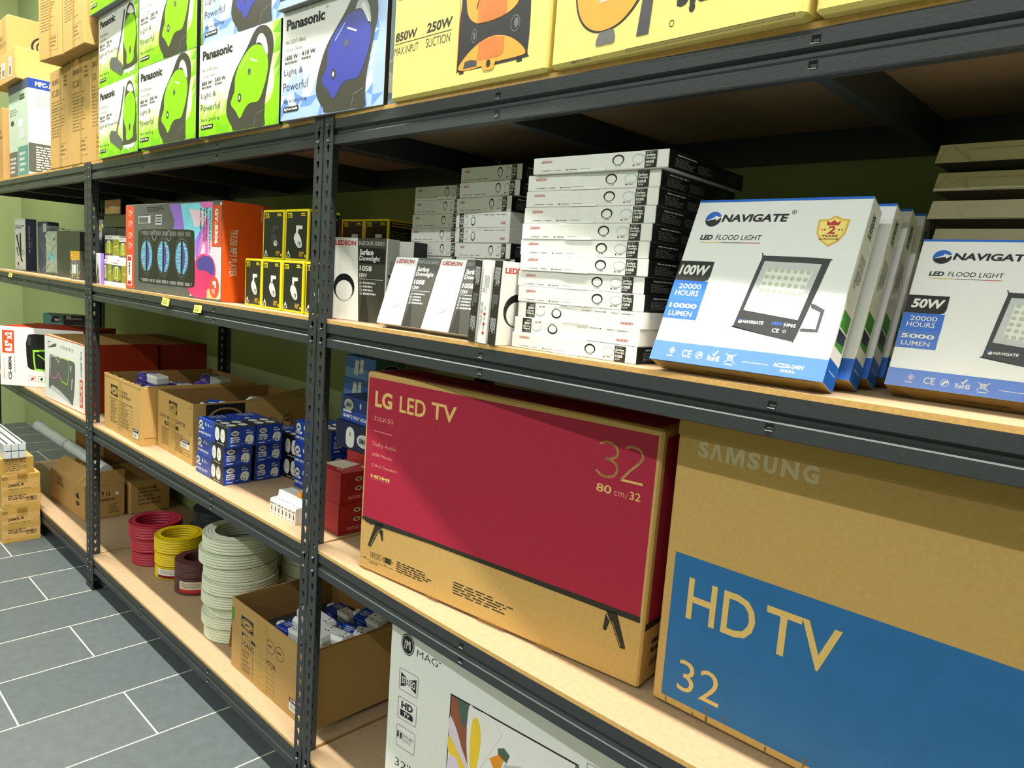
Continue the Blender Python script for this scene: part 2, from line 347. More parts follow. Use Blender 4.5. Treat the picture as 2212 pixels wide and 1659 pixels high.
def post_mesh():
    mb = MB(); vs, fs = FL
    mb.mesh([(.0022 + a, -.001 - c, b) for a, b, c in vs], fs, 'rack')          # front flange
    mb.mesh([(.0030 + c, .0015 + a, b) for a, b, c in vs], fs, 'rack')          # side flange
    mb.box(.0022, -.0024, .003, .0050, .0006, PH, 'rack', .0008)                 # rolled corner
    mb.box(.0385, -.0024, .003, .0410, .0008, PH, 'rack', .0008)                 # rolled edge
    return mb.data('post')
POST = post_mesh()
def foot_mesh():
    mb = MB(); mb.box(.0005, -.0045, 0, .043, .0420, .003, 'black', .001); mb.box(.0005, -.0045, .003, .043, -.0030, .026, 'black', .0006); mb.box(.0005, -.003, .003, .0015, .042, .026, 'black', .0004)
    return mb.data('foot')
FOOT = foot_mesh()
PROF = [(.0, 0), (.0, -.0225), (.0075, -.0285), (.0075, -.0335), (.0, -.0395), (.0, -.0595), (.003, -.0615), (.020, -.0615), (.020, 0)]
def sagz(t, s): return -s * 4 * t * (1 - t)
def beam_mesh(sag):
    mb = MB(); L0, L1, n = .0415, BW - .0415, 12; rings = []
    for i in range(n + 1):
        t = i / n; x = L0 + (L1 - L0) * t; z = sagz(t, sag); b = len(mb.v); mb.v += [(x, .0015 + p[0], z + p[1]) for p in PROF]; rings.append(b)
    N = len(PROF)
    for i in range(n):
        for k in range(N):
            l = (k + 1) % N; mb.f.append([rings[i] + k, rings[i] + l, rings[i + 1] + l, rings[i + 1] + k]); mb.m.append(mb.mi('rack')); mb.sm.append(False)
    for b in (rings[0], rings[-1]): mb.f.append([b + k for k in range(N)]); mb.m.append(0); mb.sm.append(False)
    for t in (1 / 3, 2 / 3):
        x = BW * t; z = sagz(t, sag)
        for dz in (-.0135, -.0460):
            mb.box(x - .006, .0009, z + dz - .005, x + .006, .0014, z + dz + .005, 'rack_hole'); mb.box(x - .003, .0003, z + dz - .0036, x + .006, .0012, z + dz - .0004, 'rack', .0002)
            mb.box(x - .006, .0002, z + dz - .0058, x + .005, .0014, z + dz - .0048, 'lgrey')
    return mb.data('beam')
BEAM = {0: beam_mesh(0), .012: beam_mesh(.012)}
def hook_mesh():
    mb = MB(); mb.lathe([(.0, -.002), (.0045, -.0015), (.0045, .0015), (0, .002)], 'hook_steel', 10, 0, -.0035, False); mb.box(-.004, -.0062, -.0035, .004, -.0030, -.0006, 'hook_steel', .0006)
    return mb.data('hook')
HOOK = hook_mesh()
def add(name, me, parent, mx):
    o = bpy.data.objects.new(name, me); COL.objects.link(o); o.parent = parent; o.matrix_local = mx; return o
def rack(x0, lab, sags):
    t = empty('shelving_rack', (x0, 0, 0)); tag(t, lab, 'shelving rack', 'black steel racks along the green wall')
    for mx, my in ((1, 1), (-1, 1), (1, -1), (-1, -1)):
        m = Matrix.Translation((0 if mx > 0 else BW, 0 if my > 0 else RD, 0)) @ Matrix.Diagonal((mx, my, 1, 1))
        p = add('post', POST, t, m); add('foot', FOOT, p, Matrix())
    for lv, s in zip(LV, sags):
        f = add('beam', BEAM[s], t, Matrix.Translation((0, 0, lv - .009)))
        for hx in (.0225, BW - .0225):
            for hz in (-.0150, -.0511): add('hook', HOOK, f, Matrix.Translation((hx, 0, hz)))
        add('beam', BEAM[s], t, Matrix.Translation((BW, RD, lv - .009)) @ Matrix.Rotation(PI, 4, 'Z'))
        for xx in (.006, BW - .026): part('side_beam', t, lambda mb: mb.box(xx, .042, lv - .069, xx + .02, RD - .042, lv - .0092, 'rack', .002))
        for tt in (1 / 3, 2 / 3):
            z = lv + sagz(tt, s); part('cross_brace', t, lambda mb: mb.box(BW * tt - .013, .023, z - .067, BW * tt + .013, RD - .023, z - .0092, 'rack', .002))
        def board(mb):
            n = 12; a, b = .006, BW - .006
            for i in range(n):
                t0, t1 = i / n, (i + 1) / n; xa, xb = a + (b - a) * t0, a + (b - a) * t1; za, zb = lv + sagz(t0, s), lv + sagz(t1, s); y0, y1, h = .0022, RD - .0022, .0088
                P = lambda x, y, z: (x, y, z)
                mb.poly([P(xa, y0, za), P(xb, y0, zb), P(xb, y1, zb), P(xa, y1, za)], 'mdf'); mb.poly([P(xa, y1, za - h), P(xb, y1, zb - h), P(xb, y0, zb - h), P(xa, y0, za - h)], 'mdf')
                mb.poly([P(xa, y0, za - h), P(xb, y0, zb - h), P(xb, y0, zb), P(xa, y0, za)], 'mdf_edge'); mb.poly([P(xb, y1, zb - h), P(xa, y1, za - h), P(xa, y1, za), P(xb, y1, zb)], 'mdf_edge')
            mb.poly([(b, .0022, lv - .0088), (b, RD - .0022, lv - .0088), (b, RD - .0022, lv), (b, .0022, lv)], 'mdf_edge'); mb.poly([(a, RD - .0022, lv - .0088), (a, .0022, lv - .0088), (a, .0022, lv), (a, RD - .0022, lv)], 'mdf_edge')
        part('shelf_board', t, board)
    return t
rack(0, 'nearest black steel rack on the right, holding the television cartons', (0, .012, 0, 0))
rack(-1.8, 'middle black steel rack holding the cable coils and the carton of speakers', (0, 0, 0, 0))
rack(-3.6, 'farthest black steel rack on the left, behind the cartons on the floor', (0, 0, 0, 0))

# ------------------------------------------------------------------ right bay, middle shelf: downlight and floodlight cartons
ZB = LV[2]
def spec_art(f, s=1):
    """dark side with rows of white specification print"""
    f.g(.10, .70, .34, .84, 1, 'lgrey', 1, s); f.g(.08, .12, .32, .64, 6, 'grey', 1, s + 1, .4); f.g(.36, .12, .56, .64, 6, 'grey', 1, s + 2, .4); f.g(.78, .25, .93, .75, 6, 'mgrey', 1, s + 3, .4)
def down_front(f, watt):
    """narrow end of a downlight carton: red word, ring, white lamp, dark panel"""
    f.t('LEDEON', .07, .64, .155, .80, 'red_ink', 1, .02)
    f.ring(.66, .57, .042, .30, .78, 'black', 1, 30, 0, -.03)
    f.e(.80, .56, .045, .28, 'lgrey', 1); f.e(.80, .53, .038, .22, 'white', 2)
    f.r(.845, .02, .925, .96, 'tv_dk', 1)
    f.g(.855, .82, .918, .92, 1, 'grey', 2, 4, .8); f.t('Surface', .852, .66, .912, .80, 'white', 2, .03); f.t('Downlight', .852, .46, .918, .64, 'white', 2, .01); f.t('1058', .852, .27, .905, .43, 'white', 2, .03); f.t(watt, .852, .12, .89, .22, 'white', 2)
    for k, x in enumerate((.071, .17, .275, .375)):
        f.r(x, .13, x + .010, .21, 'ink', 1) if k == 2 else f.frame(x, .13, x + .010, .21, .0004, 'grey', 1)
        f.g(x + .018, .14, x + .085, .20, 1, 'grey', 1, 20 + k, .9)
    f.frame(.645, .17, .655, .25, .0004, 'grey', 1); f.g(.66, .18, .69, .24, 1, 'grey', 1, 3, .9); f.r(.765, .16, .775, .25, 'ink', 1); f.g(.785, .18, .82, .24, 1, 'grey', 1, 5, .9)
def flat_carton(w, d, h, watt):
    def art(F): down_front(F['F'], watt); spec_art(F['R'], 2); F['T'].r(.62, .01, .99, .99, 'tv_dk', 1)
    o = carton('downlight_box', w, d, h, 'white', art, .0012, {'R': 'black'})
    def flap(mb):
        P = [(.004, .55), (.40 * w, .0)]
        mb.poly([(w * .37, -.0012, .0004), (w * .57, -.0012, .0004), (w * .585, -.0006, .0048), (w * .36, -.0006, .0048)], 'white')
    p = part('tuck_flap', o, flap)
    return o
FLIP = lambda w, h: Matrix.Translation((w, 0, h)) @ Matrix.Rotation(PI, 4, 'Y')
ORD = ['bottom', 'second', 'third', 'fourth', 'fifth', 'sixth', 'seventh', 'eighth', 'ninth', 'tenth', 'eleventh', 'twelfth']
# tall stack of twelve wide boxes
SX = [(.655, .029, .028), (.654, .034, .020), (.658, .037, .021), (.656, .036, .028), (.652, .037, .028), (.658, .034, .032), (.654, .036, .040), (.656, .035, .043), (.658, .036, .050), (.660, .036, .052), (.661, .037, .048), (.678, .030, .045)]
SH = .0295
base25 = flat_carton(.285, .28, SH - .0004, '25W')
for i, (x, y, a) in enumerate(SX):
    mx = pose(x, y, ZB + .0003 + i * SH, a)
    if i in (1, 2): mx = mx @ FLIP(.285, SH - .0004)
    pos = 'top' if i == 11 else ORD[i] + ' from the bottom' if i else 'bottom'
    lb = f'wide white downlight carton, {pos} of the tallest stack' + (', upside down' if i in (1, 2) else '')
    if i == 0: o = base25; o.matrix_world = mx; o['label'] = lb
    else: o = dup(base25, mx, lb)
    tag(o, None, 'box', 'wide downlight cartons in the tall stack')
# two stacks of smaller boxes behind
MH = .03505
base18 = flat_carton(.198, .198, MH - .0004, '18W')
MX = [(.285, .2, 0), (.282, .205, -.02), (.288, .203, .01), (.284, .202, 0), (.286, .204, -.03), (.277, .206, -.074), (.273, .205, -.08), (.271, .204, -.068), (.272, .203, -.068), (.287, .196, .004), (.287, .198, .012)]
first = True
for i, (x, y, a) in enumerate(MX):
    mx = pose(x, y, ZB + .0003 + i * MH, a)
    if i in (6, 7): mx = mx @ FLIP(.198, MH - .0004)
    pos = 'top' if i == 10 else ORD[i] + ' from the bottom' if i else 'bottom'
    lb = f'small downlight carton, {pos} of the right back stack' + (', upside down' if i in (6, 7) else '')
    if first: o = base18; o.matrix_world = mx; o['label'] = lb; first = False
    else: o = dup(base18, mx, lb)
    tag(o, None, 'box', 'small downlight cartons in the two back stacks')
LX = [(.030, .252, -.02), (.026, .252, 0), (.028, .253, -.03), (.026, .252, -.02), (.024, .253, -.01), (.023, .253, -.038), (.018, .252, -.022), (.020, .252, -.012), (.024, .253, -.025), (.026, .252, -.002)]
LH = .0358
for i, (x, y, a) in enumerate(LX):
    pos = 'top' if i == 9 else ORD[i] + ' from the bottom' if i else 'bottom'
    o = dup(base18, pose(x + .02, y, ZB + .0003 + i * LH, a) @ Matrix.Diagonal((1, 1, (LH - .0004) / (MH - .0004), 1)), f'small downlight carton, {pos} of the left back stack')
    tag(o, None, 'box', 'small downlight cartons in the two back stacks')
def back_art(F): F['F'].t('LEDEON', .2, .45, .8, .62, 'red_dk', 1, .02)
o = carton('downlight_box', .06, .10, .421, 'white', lambda F: F['F'].t('LEDEON', .2, .87, .8, .91, 'red_dk', 1, .02)); o.matrix_world = pose(.005, .462, ZB + .0003)
tag(o, 'narrow pale carton standing in shadow behind the two small stacks', 'box')
o = carton('dark_box', .19, .10, .44, 'black', lambda F: (F['F'].g(.1, .90, .5, .96, 3, 'mgrey', 1, 4), F['F'].g(.55, .90, .9, .96, 3, 'mgrey', 1, 6)), .001); o.matrix_world = pose(.235, .47, ZB + .0003)
tag(o, 'black carton in deep shadow behind the second small stack', 'box')

def lamp_circle(f, u, v, ru, rv, dark):
    if dark: f.e(u, v, ru, rv, 'black', 1); f.e(u + .006, v - .04, ru * .80, rv * .76, 'lgrey', 2); f.e(u + .006, v - .04, ru * .77, rv * .73, 'white', 3)
    else: f.e(u, v, ru, rv, 'lgrey', 1); f.e(u, v, ru * .97, rv * .97, 'white', 2); f.ring(u, v - .025, ru * .92, rv * .80, .93, 'sage', 3); f.ring(u, v - .025, ru * .82, rv * .70, .97, 'lgrey', 3)
def front18(f, watt, dark=True, b=.46, c=.53):
    """large face: white part with a lamp, dark slanted panel with the data"""
    f.p([(c, 0), (.985, 0), (.985, 1), (b, 1)], 'char', 1)
    f.p([(c + .02, 0), (c + .2, 0), (.66, .3), (c + .05, .34)], 'tv_dk', 2)
    f.t('LEDEON', .04, .905, .43, .965, 'red_ink', 1, .03, .0 if dark else .1)
    lamp_circle(f, .235, .40, .20, .165, dark)
    f.t('INDOOR SERIES', b + .03, .915, .95, .965, 'lgrey', 2, -.01)
    if dark: f.r(b + .04, .70, .965, .885, 'black', 2)
    f.t('Surface', b + .05, .80, b + .30, .87, 'white', 3, .03); f.t('Downlight', b + .05, .715, b + .42, .79, 'white', 3, .01)
    f.t('1058', b + .06, .61, b + .28, .675, 'white', 3, .03); f.t(watt, b + .06, .535, b + .20, .585, 'white', 3, .01)
    f.line((b + .06, .515), (.95, .515), .0008, 'white', 3)
    for k in range(4):
        v = .455 - k * .043; u = b + .07 + k * .004
        f.frame(u, v, u + .032, v + .026, .0008, 'white', 3); f.g(u + .06, v + .002, u + .34, v + .026, 1, 'lgrey', 3, 30 + k, .9)
def side_print(f): f.g(.25, .55, .85, .74, 6, 'grey', 1, 8, .5, True); f.e(.22, .565, .08, .02, 'ink', 1); f.g(.3, .3, .85, .52, 6, 'lgrey', 1, 10, .5, True)
o = carton('downlight_box', .186, .045, .207, 'white', lambda F: (front18(F['F'], '18W'), side_print(F['R'])), .0015, {'R': 'lgrey'})
o.matrix_world = pose(-.016, .047, ZB + .0003, .19); tag(o, 'white downlight carton with black ring picture standing next to the rack post', 'box')
b12 = carton('downlight_box', .158, .032, .163, 'white_gloss', lambda F: (front18(F['F'], '12W', False, .50, .56), F['R'].g(.2, .3, .8, .8, 6, 'grey', 1, 4)), .0012, {'R': 'black'})
b12.matrix_world = pose(.230, .012, ZB + .0003, .045, .321, 0, .032); tag(b12, 'white downlight carton leaning back, first of two with a pale lamp picture', 'box')
o = dup(b12, pose(.395, .010, ZB + .0003, .03, .33, 0, .032), 'white downlight carton leaning back, second from the rack post, partly behind the upright cartons')
tag(o, None, 'box')
def strip_dark(f): f.r(0, 0, 1, 1, 'tv_dk', 1); f.g(.15, .7, .85, .92, 8, 'lgrey', 2, 3, .5, True); f.g(.15, .42, .85, .6, 6, 'grey', 2, 5, .5, True); f.g(.15, .1, .85, .32, 6, 'lgrey', 2, 7, .5, True)
def strip_white(f):
    f.g(.25, .6, .85, .82, 7, 'grey', 1, 4, .45, True); f.e(.2, .645, .12, .022, 'ink', 1); f.e(.2, .645, .09, .016, 'white', 2); f.g(.1, .12, .4, .5, 4, 'grey', 1, 6, .45, True)
    for v in (.36, .24, .13): f.e(.62, v, .13, .020, 'red_ink', 1); f.g(.56, v + .03, .68, v + .09, 1, 'grey', 1, 9, .9, True)
def ring_side(f): f.t('LEDEON', .05, .86, .5, .93, 'red_ink', 1, .03); lamp_circle(f, .30, .42, .22, .20, True)
for x, y, rl, w, art, lb in ((.571, -.0005, .055, .0205, strip_dark, 'slim upright carton showing a black printed edge, left of three standing together'),
                             (.599, -.0025, .050, .0245, strip_white, 'slim upright carton showing a white printed edge, middle of three standing together'),
                             (.6315, -.004, .045, .0215, strip_dark, 'slim upright carton with black edge and ring picture, right of three standing together')):
    o = carton('downlight_box', w, .165, .162, 'white', lambda F: (art(F['F']), ring_side(F['R'])), .001)
    o.matrix_world = pose(x - .012, y + .002, ZB + .0012, .0, .0, rl) ; tag(o, lb, 'box')
o = carton('downlight_box', .062, .05, .21, 'white', lambda F: (F['R'].g(.2, .55, .8, .8, 5, 'lgrey', 1, 2, .5)), .0012, {'R': 'black'})
o.matrix_world = pose(.055, .195, ZB + .0003, .1); tag(o, 'white carton with black side, half hidden behind the carton with the ring picture', 'box')

# ---- floodlight cartons
def nav_logo(f, u, v, w, h, n='ink', b='blue_tag', l=2):
    f.e(u, v, w, h, b, l, 20, 200); f.e(u, v - h * .05, w, h, n, l, 190, 370)
    f.p([(u - w * .9, v - h * .3), (u + w * .2, v + h * .25), (u + w * .1, v + h * .45), (u + w * .95, v + h * .2), (u + w * .45, v - h * .3), (u + w * .38, v - h * .02)], 'white', l + 1)
def flood_front(f, watt, lumen):
    f.r(0, .985, 1, 1, 'blue_band', 1)
    nav_logo(f, .125, .878, .05, .046); f.t('NAVIGATE', .182, .858, .578, .906, 'ink', 2, .03, .12); f.ring(.602, .915, .013, .013, .8, 'ink', 2, 16); f.t('R', .597, .909, .607, .921, 'ink', 2)
    f.t('LED', .078, .745, .158, .776, 'ink', 2, .035, .15); f.t('FLOOD LIGHT', .178, .746, .458, .777, 'ink', 2, -.005, .15)
    f.r(.082, .727, .22, .731, 'gold', 1); f.r(.22, .727, .36, .731, 'navy_grey', 1); f.r(.36, .727, .458, .731, 'red_ink', 1)
    S = [(.748, .868), (.80, .872), (.835, .892), (.87, .874), (.912, .870), (.905, .79), (.88, .745), (.835, .714), (.79, .745), (.755, .79)]
    f.p(S, 'gold', 2); f.p([(.83 + (a - .83) * .86, .80 + (b - .80) * .86) for a, b in S], 'gold_lt', 3)
    f.p([(.80, .835), (.795, .862), (.815, .85), (.832, .866), (.85, .85), (.868, .862), (.862, .835)], 'red_ink', 4)
    f.t('2', .812, .787, .852, .832, 'red_ink', 4, .03); f.t('YEARS', .785, .768, .872, .782, 'red_dk', 4, .02); f.t('GUARANTEE', .775, .752, .88, .763, 'red_dk', 4, .01)
    for s in (-1, 1): f.e(.832 + s * .036, .81, .006, .006, 'red_ink', 4, seg=5); f.e(.832 + s * .052, .81, .005, .005, 'red_ink', 4, seg=5)
    f.p([(0, .488), (.19, .488), (.212, .495), (.220, .52), (.220, .609), (0, .609)], 'ink', 2); f.r(0, .364, .219, .487, 'blue_band', 1); f.r(0, .252, .217, .363, 'blue_tag', 1)
    f.t(watt, .012 if len(watt) > 3 else .03, .522, .205, .585, 'white', 3, .035, .12)
    f.t('20000', .042, .437, .186, .468, 'white', 2); f.t('HOURS', .032, .394, .182, .427, 'white', 2)
    f.t(lumen, .02, .318, .196, .347, 'white', 2, .025); f.t('LUMEN', .03, .270, .18, .300, 'white', 2)
    # picture of the lamp
    f.p(spl([(.517, .655), (.85, .648), (.868, .632), (.866, .60), (.806, .215), (.79, .192), (.77, .190), (.462, .232), (.449, .245), (.452, .27), (.497, .64)], 5), 'black', 2)
    f.p([(.834, .40), (.856, .395), (.912, .37), (.908, .248), (.815, .245), (.818, .262), (.893, .264), (.893, .355), (.84, .375)], 'dgrey', 1)
    G = [(.518, .623), (.832, .616), (.791, .304), (.482, .335)]
    f.p(G, 'lgrey', 3); f.p([(.545, .58), (.796, .574), (.762, .34), (.522, .368)], 'white', 4)
    for r in range(6):
        for c in range(7):
            a, b = (c + .5) / 7, (r + .5) / 6
            x = (G[3][0] * (1 - a) + G[2][0] * a) * (1 - b) + (G[0][0] * (1 - a) + G[1][0] * a) * b; y = (G[3][1] * (1 - a) + G[2][1] * a) * (1 - b) + (G[0][1] * (1 - a) + G[1][1] * a) * b
            x = .655 + (x - .655) * .80; y = .468 + (y - .468) * .80
            f.e(x, y, .0125, .0125, 'sage', 5, seg=14); f.e(x + .002, y + .002, .007, .007, 'label_white', 6, seg=10)
    nav_logo(f, .482, .272, .012, .012, 'white', 'blue_tag', 3); f.t('NAVIGATE', .498, .262, .615, .280, 'white', 3, .03, .12)
    f.t(watt, .66, .265, .722, .285, 'blue_tag', 3, .02, .1); f.p([(.733, .286), (.724, .270), (.731, .272), (.727, .258), (.74, .276), (.733, .274)], 'white', 3); f.t('IP65', .742, .262, .79, .281, 'white', 3, .01)
    f.t('CE', .672, .226, .71, .248, 'white', 3, .01); f.ring(.738, .237, .009, .009, .7, 'white', 3, 14)
    f.r(0, 0, 1, .115, 'blue_band', 1)
    f.ring(.131, .064, .017, .017, .85, 'white', 2, 20); f.ring(.131, .064, .009, .009, .75, 'white', 2, 16); f.line((.131, .043), (.131, .085), .0007, 'white', 2); f.line((.112, .064), (.15, .064), .0007, 'white', 2); f.g(.105, .028, .158, .036, 1, 'white', 2, 3, .8)
    f.t('CE', .198, .034, .256, .076, 'white', 2, .005)
    f.ring(.305, .054, .022, .022, .85, 'white', 2, 22); f.p([(.29, .045), (.305, .068), (.323, .062), (.315, .05), (.31, .058), (.30, .04)], 'white', 2)
    f.t('RoHS', .358, .032, .43, .062, 'white', 2, .02); f.line((.385, .072), (.392, .064), .002, 'white', 2); f.line((.392, .064), (.41, .092), .002, 'white', 2)
    f.frame(.475, .046, .505, .072, .001, 'white', 2); f.r(.47, .074, .51, .078, 'white', 2); f.line((.46, .086), (.52, .034), .001, 'white', 2); f.line((.52, .086), (.46, .034), .001, 'white', 2); f.r(.468, .022, .512, .028, 'white', 2)
    f.line((.562, .050), (.707, .050), .0008, 'white', 2)
    f.t('AC220-240V', .732, .046, .893, .068, 'white', 2, .02); f.t('50/60Hz', .775, .022, .852, .038, 'white', 2)
def flood_side(f, l=1):
    f.r(0, 0, 1, .13, 'blue_tag', 1); f.t('NAVIGATE', .3, .80, .62, .93, 'ink', 2, .02, 0, -90); f.g(.25, .5, .8, .7, 5, 'grey', 1, 6, .5, True); f.g(.2, .07, .8, .075, 1, 'white', 2, 2, .9)
    f.r(.12, .30, .85, .39, 'green', 1); f.r(.12, .20, .85, .29, 'navy', 1); f.p([(.12, .20), (.85, .20), (.85, .235), (.12, .22)], 'green', 2)
    f.frame(.3, .56, .7, .60, .0006, 'ink', 2)
def flood_box(w, d, h, watt, lumen, lab):
    def art(F): flood_front(F['F'], watt, lumen); flood_side(F['R'])
    o = carton('floodlight_box', w, d, h, 'white_gloss', art, .0010, {'D': 'kraft_gold', 'T': 'white_gloss'})
    def flap(mb):
        mb.poly([(.012, .002, -.0006), (w - .012, .002, -.0006), (w - .03, d - .006, -.0022), (.03, d - .006, -.0022)][::-1], 'kraft_gold')
        mb.poly([(w * .33, d * .45, -.0030), (w * .62, d * .45, -.0030), (w * .62, d * .50, -.0030), (w * .33, d * .50, -.0030)][::-1], 'black')
    p = part('end_flap', o, flap); p['label'] = 'bare brown end flap'
    tag(o, lab, 'box', 'floodlight cartons'); return o
fb = flood_box(.273, .046, .284, '100W', '10000', 'large blue and white floodlight carton leaning at the front, tagged 100W')
fb.matrix_world = pose(.992, -.006, ZB + .0004, .024, .405, 0, .046)
for i, (x, y) in enumerate(((.994, .060), (.997, .124), (1.000, .186))):
    o = dup(fb, pose(x + .008, y, ZB + .0004, .035, .422, 0, .046), f'blue and white floodlight carton leaning back, {("second", "third", "fourth")[i]} in the row behind the front one', 'floodlight cartons')
f5 = flood_box(.27, .055, .286, '100W', '10000', 'floodlight carton standing upright in shade behind the leaning row')
f5.matrix_world = pose(.985, .40, ZB + .0004, .05)
def icon_face(mb):
    f = Face(mb, (0, -.0012, 0), (.27, 0, 0), (0, 0, .286)); f.r(0, .13, 1, 1, 'white', 0); f.t('NAVIGATE', .5, .82, .85, .87, 'ink', 1, .02, .1)
    for k in range(6):
        u, v = .55 + .16 * (k % 2), .66 - .09 * (k // 2); f.frame(u, v, u + .13, v + .075, .001, 'ink', 1); f.t(('80', '90', 'IP', '65', '50', '60')[k], u + .03, v + .03, u + .1, v + .06, 'ink', 1)
    f.r(.1, .30, .95, .40, 'green', 1); f.r(.1, .19, .95, .29, 'navy', 1); f.p([(.1, .19), (.95, .19), (.95, .21), (.1, .24)], 'green', 2)
p = part('back_print', f5, icon_face); p['label'] = 'white printed back with small icon boxes'
o = flood_box(.24, .045, .228, '50W', '5000', 'smaller blue and white floodlight carton leaning at the right edge, tagged 50W')
o.matrix_world = pose(1.312, .10, ZB + .0004, .01, .416, 0, .045)
# ---- stack of trays with slanted ends at the back
def tray(i, x, y, z, lab):
    w, d, h, e = .42, .30, .040, .016
    mb = MB()
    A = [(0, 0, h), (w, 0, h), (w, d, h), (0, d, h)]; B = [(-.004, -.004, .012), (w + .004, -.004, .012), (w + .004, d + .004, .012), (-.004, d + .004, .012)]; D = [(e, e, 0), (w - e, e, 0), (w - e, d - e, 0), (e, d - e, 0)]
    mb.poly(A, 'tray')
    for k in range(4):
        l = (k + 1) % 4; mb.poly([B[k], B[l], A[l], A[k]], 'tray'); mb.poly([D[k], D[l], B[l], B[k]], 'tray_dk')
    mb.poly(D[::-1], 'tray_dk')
    o = mb.make('flat_carton_tray'); o.matrix_world = pose(x, y, z)
    def fl(m): m.poly([(-.001, -.0052, .0125), (.045, -.0052, .0125), (.016, -.0014, h - .002)], 'tray'); m.poly([(.047, -.0058, .0135), (w, -.0058, .0135), (w, -.0034, .030), (.038, -.0034, .030)], 'tray')
    part('side_flap', o, fl); tag(o, lab, 'box', 'shiny kraft trays stacked at the back right')
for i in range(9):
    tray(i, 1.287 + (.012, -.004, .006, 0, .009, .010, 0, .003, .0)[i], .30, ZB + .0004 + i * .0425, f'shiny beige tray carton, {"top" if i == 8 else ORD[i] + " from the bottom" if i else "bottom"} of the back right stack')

# ------------------------------------------------------------------ right bay, lower shelves: television cartons
def lg_art(F):
    f = F['F']
    f.r(.010, .257, .988, .975, 'maroon', 1)
    c = 'kraft_on'
    f.t('LG', .041, .835, .116, .914, c, 2, .03); f.t('LED', .148, .836, .255, .914, c, 2, .012); f.t('TV', .277, .842, .374, .918, c, 2, .012)
    f.t('32LK50', .040, .768, .125, .789, 'salmon', 2, -.004); f.line((.042, .7155), (.123, .7155), .0018, 'salmon', 2)
    f.t('Dolby Audio', .040, .635, .142, .661, 'salmon', 2, -.006); f.t('USB Movie', .040, .590, .128, .606, 'salmon', 2, -.006); f.t('2.0ch Speaker', .039, .532, .155, .552, 'salmon', 2, -.006)
    f.t('HDMI', .039, .481, .122, .497, c, 2, .03); f.line((.038, .474), (.122, .474), .0006, 'salmon', 2)
    def arc(p, n=10): return spl(p, n)
    def stroke(pts, t, n): 
        for a, b in zip(pts, pts[1:]): f.line(a, b, t, n, 2)
        for a in pts[1:-1]: f.e(a[0], a[1], t / 2 / f.W, t / 2 / f.H, n, 2, seg=8)
    def curve(P, n=8):
        out = []
        for i in range(len(P) - 1):
            p0, p1, p2, p3 = P[max(i - 1, 0)], P[i], P[i + 1], P[min(i + 2, len(P) - 1)]
            for k in range(n):
                t = k / n; out.append(tuple(.5 * (2 * p1[a] + (p2[a] - p0[a]) * t + (2 * p0[a] - 5 * p1[a] + 4 * p2[a] - p3[a]) * t * t + (3 * p1[a] - p0[a] - 3 * p2[a] + p3[a]) * t ** 3) for a in (0, 1)))
        return out + [P[-1]]
    T = .0042
    stroke(curve([(.839, .902), (.855, .912), (.876, .906), (.887, .885), (.884, .862), (.868, .850), (.856, .849)]), T, c); stroke(curve([(.856, .849), (.872, .846), (.886, .833), (.890, .812), (.882, .788), (.863, .779), (.846, .783), (.834, .795)]), T, c)
    stroke(curve([(.907, .905), (.925, .914), (.945, .906), (.953, .882), (.944, .855), (.925, .824), (.903, .782)]), T, c); stroke([(.902, .781), (.960, .782)], T, c)
    f.t('80', .838, .715, .880, .747, c, 2, .01); f.t('cm', .887, .715, .915, .733, 'salmon', 2, -.01); f.t('/', .9185, .712, .925, .735, 'salmon', 2, -.02); f.t('32', .929, .715, .958, .746, c, 2, .005)
    # bezel and feet of the pictured set
    f.p([(.009, .253), (.009, .271), (.989, .282), (.989, .258), (.93, .258), (.90, .256), (.30, .256), (.13, .247), (.06, .245), (.045, .240), (.04, .246), (.025, .246), (.02, .253)], 'tv_dk', 2)
    f.p([(.072, .262), (.105, .262), (.108, .245), (.095, .235), (.085, .215), (.058, .136), (.055, .128), (.041, .128), (.042, .136)], 'tv_dk', 2); f.p([(.093, .24), (.106, .23), (.108, .18), (.101, .182), (.094, .212), (.088, .215)], 'tv_dk', 2)
    f.line((.053, .137), (.083, .222), .0014, 'kraft', 3); f.line((.083, .222), (.108, .248), .0014, 'kraft', 3)
    f.p([(.897, .262), (.928, .262), (.958, .140), (.956, .133), (.943, .133), (.941, .140), (.917, .21), (.903, .243)], 'tv_dk', 2); f.p([(.897, .246), (.91, .22), (.902, .178), (.893, .18)], 'tv_dk', 2); f.line((.945, .140), (.916, .225), .0014, 'kraft', 3)
    f.frame(.055, .076, .104, .103, .0012, 'tv_dk', 1); f.t('BACK', .060, .083, .100, .097, 'tv_dk', 1); f.r(.119, .076, .146, .104, 'tv_dk', 1); f.r(.114, .074, .116, .106, 'tv_dk', 1); f.r(.148, .074, .150, .106, 'tv_dk', 1)
    f.p([(.106, .09), (.111, .095), (.111, .085)], 'tv_dk', 1); f.p([(.157, .09), (.152, .095), (.152, .085)], 'tv_dk', 1); f.line((.006, .0585), (.158, .0595), .0008, 'tv_dk', 1)
    f.p([(.03, .057), (.026, .065), (.034, .065)], 'tv_dk', 1); f.p([(.123, .057), (.119, .065), (.127, .065)], 'tv_dk', 1); f.g(.05, .045, .105, .05, 1, 'tv_dk', 1, 3, .8)
    f.g(.172, .052, .33, .108, 5, 'ink', 1, 41, .45); f.g(.404, .062, .64, .124, 5, 'ink', 1, 43, .42)
    f.e(.5, 1.0, 0.0, 0.0, 'kraft', 1, seg=3)
    r = F['R']; r.r(.12, .24, .9, .97, 'maroon', 1); r.r(.05, .225, .92, .252, 'tv_dk', 2); r.g(.3, .1, .8, .17, 2, 'tv_dk', 1, 7); r.bars(.3, .06, .7, .09, 'tv_dk', 1, 8)
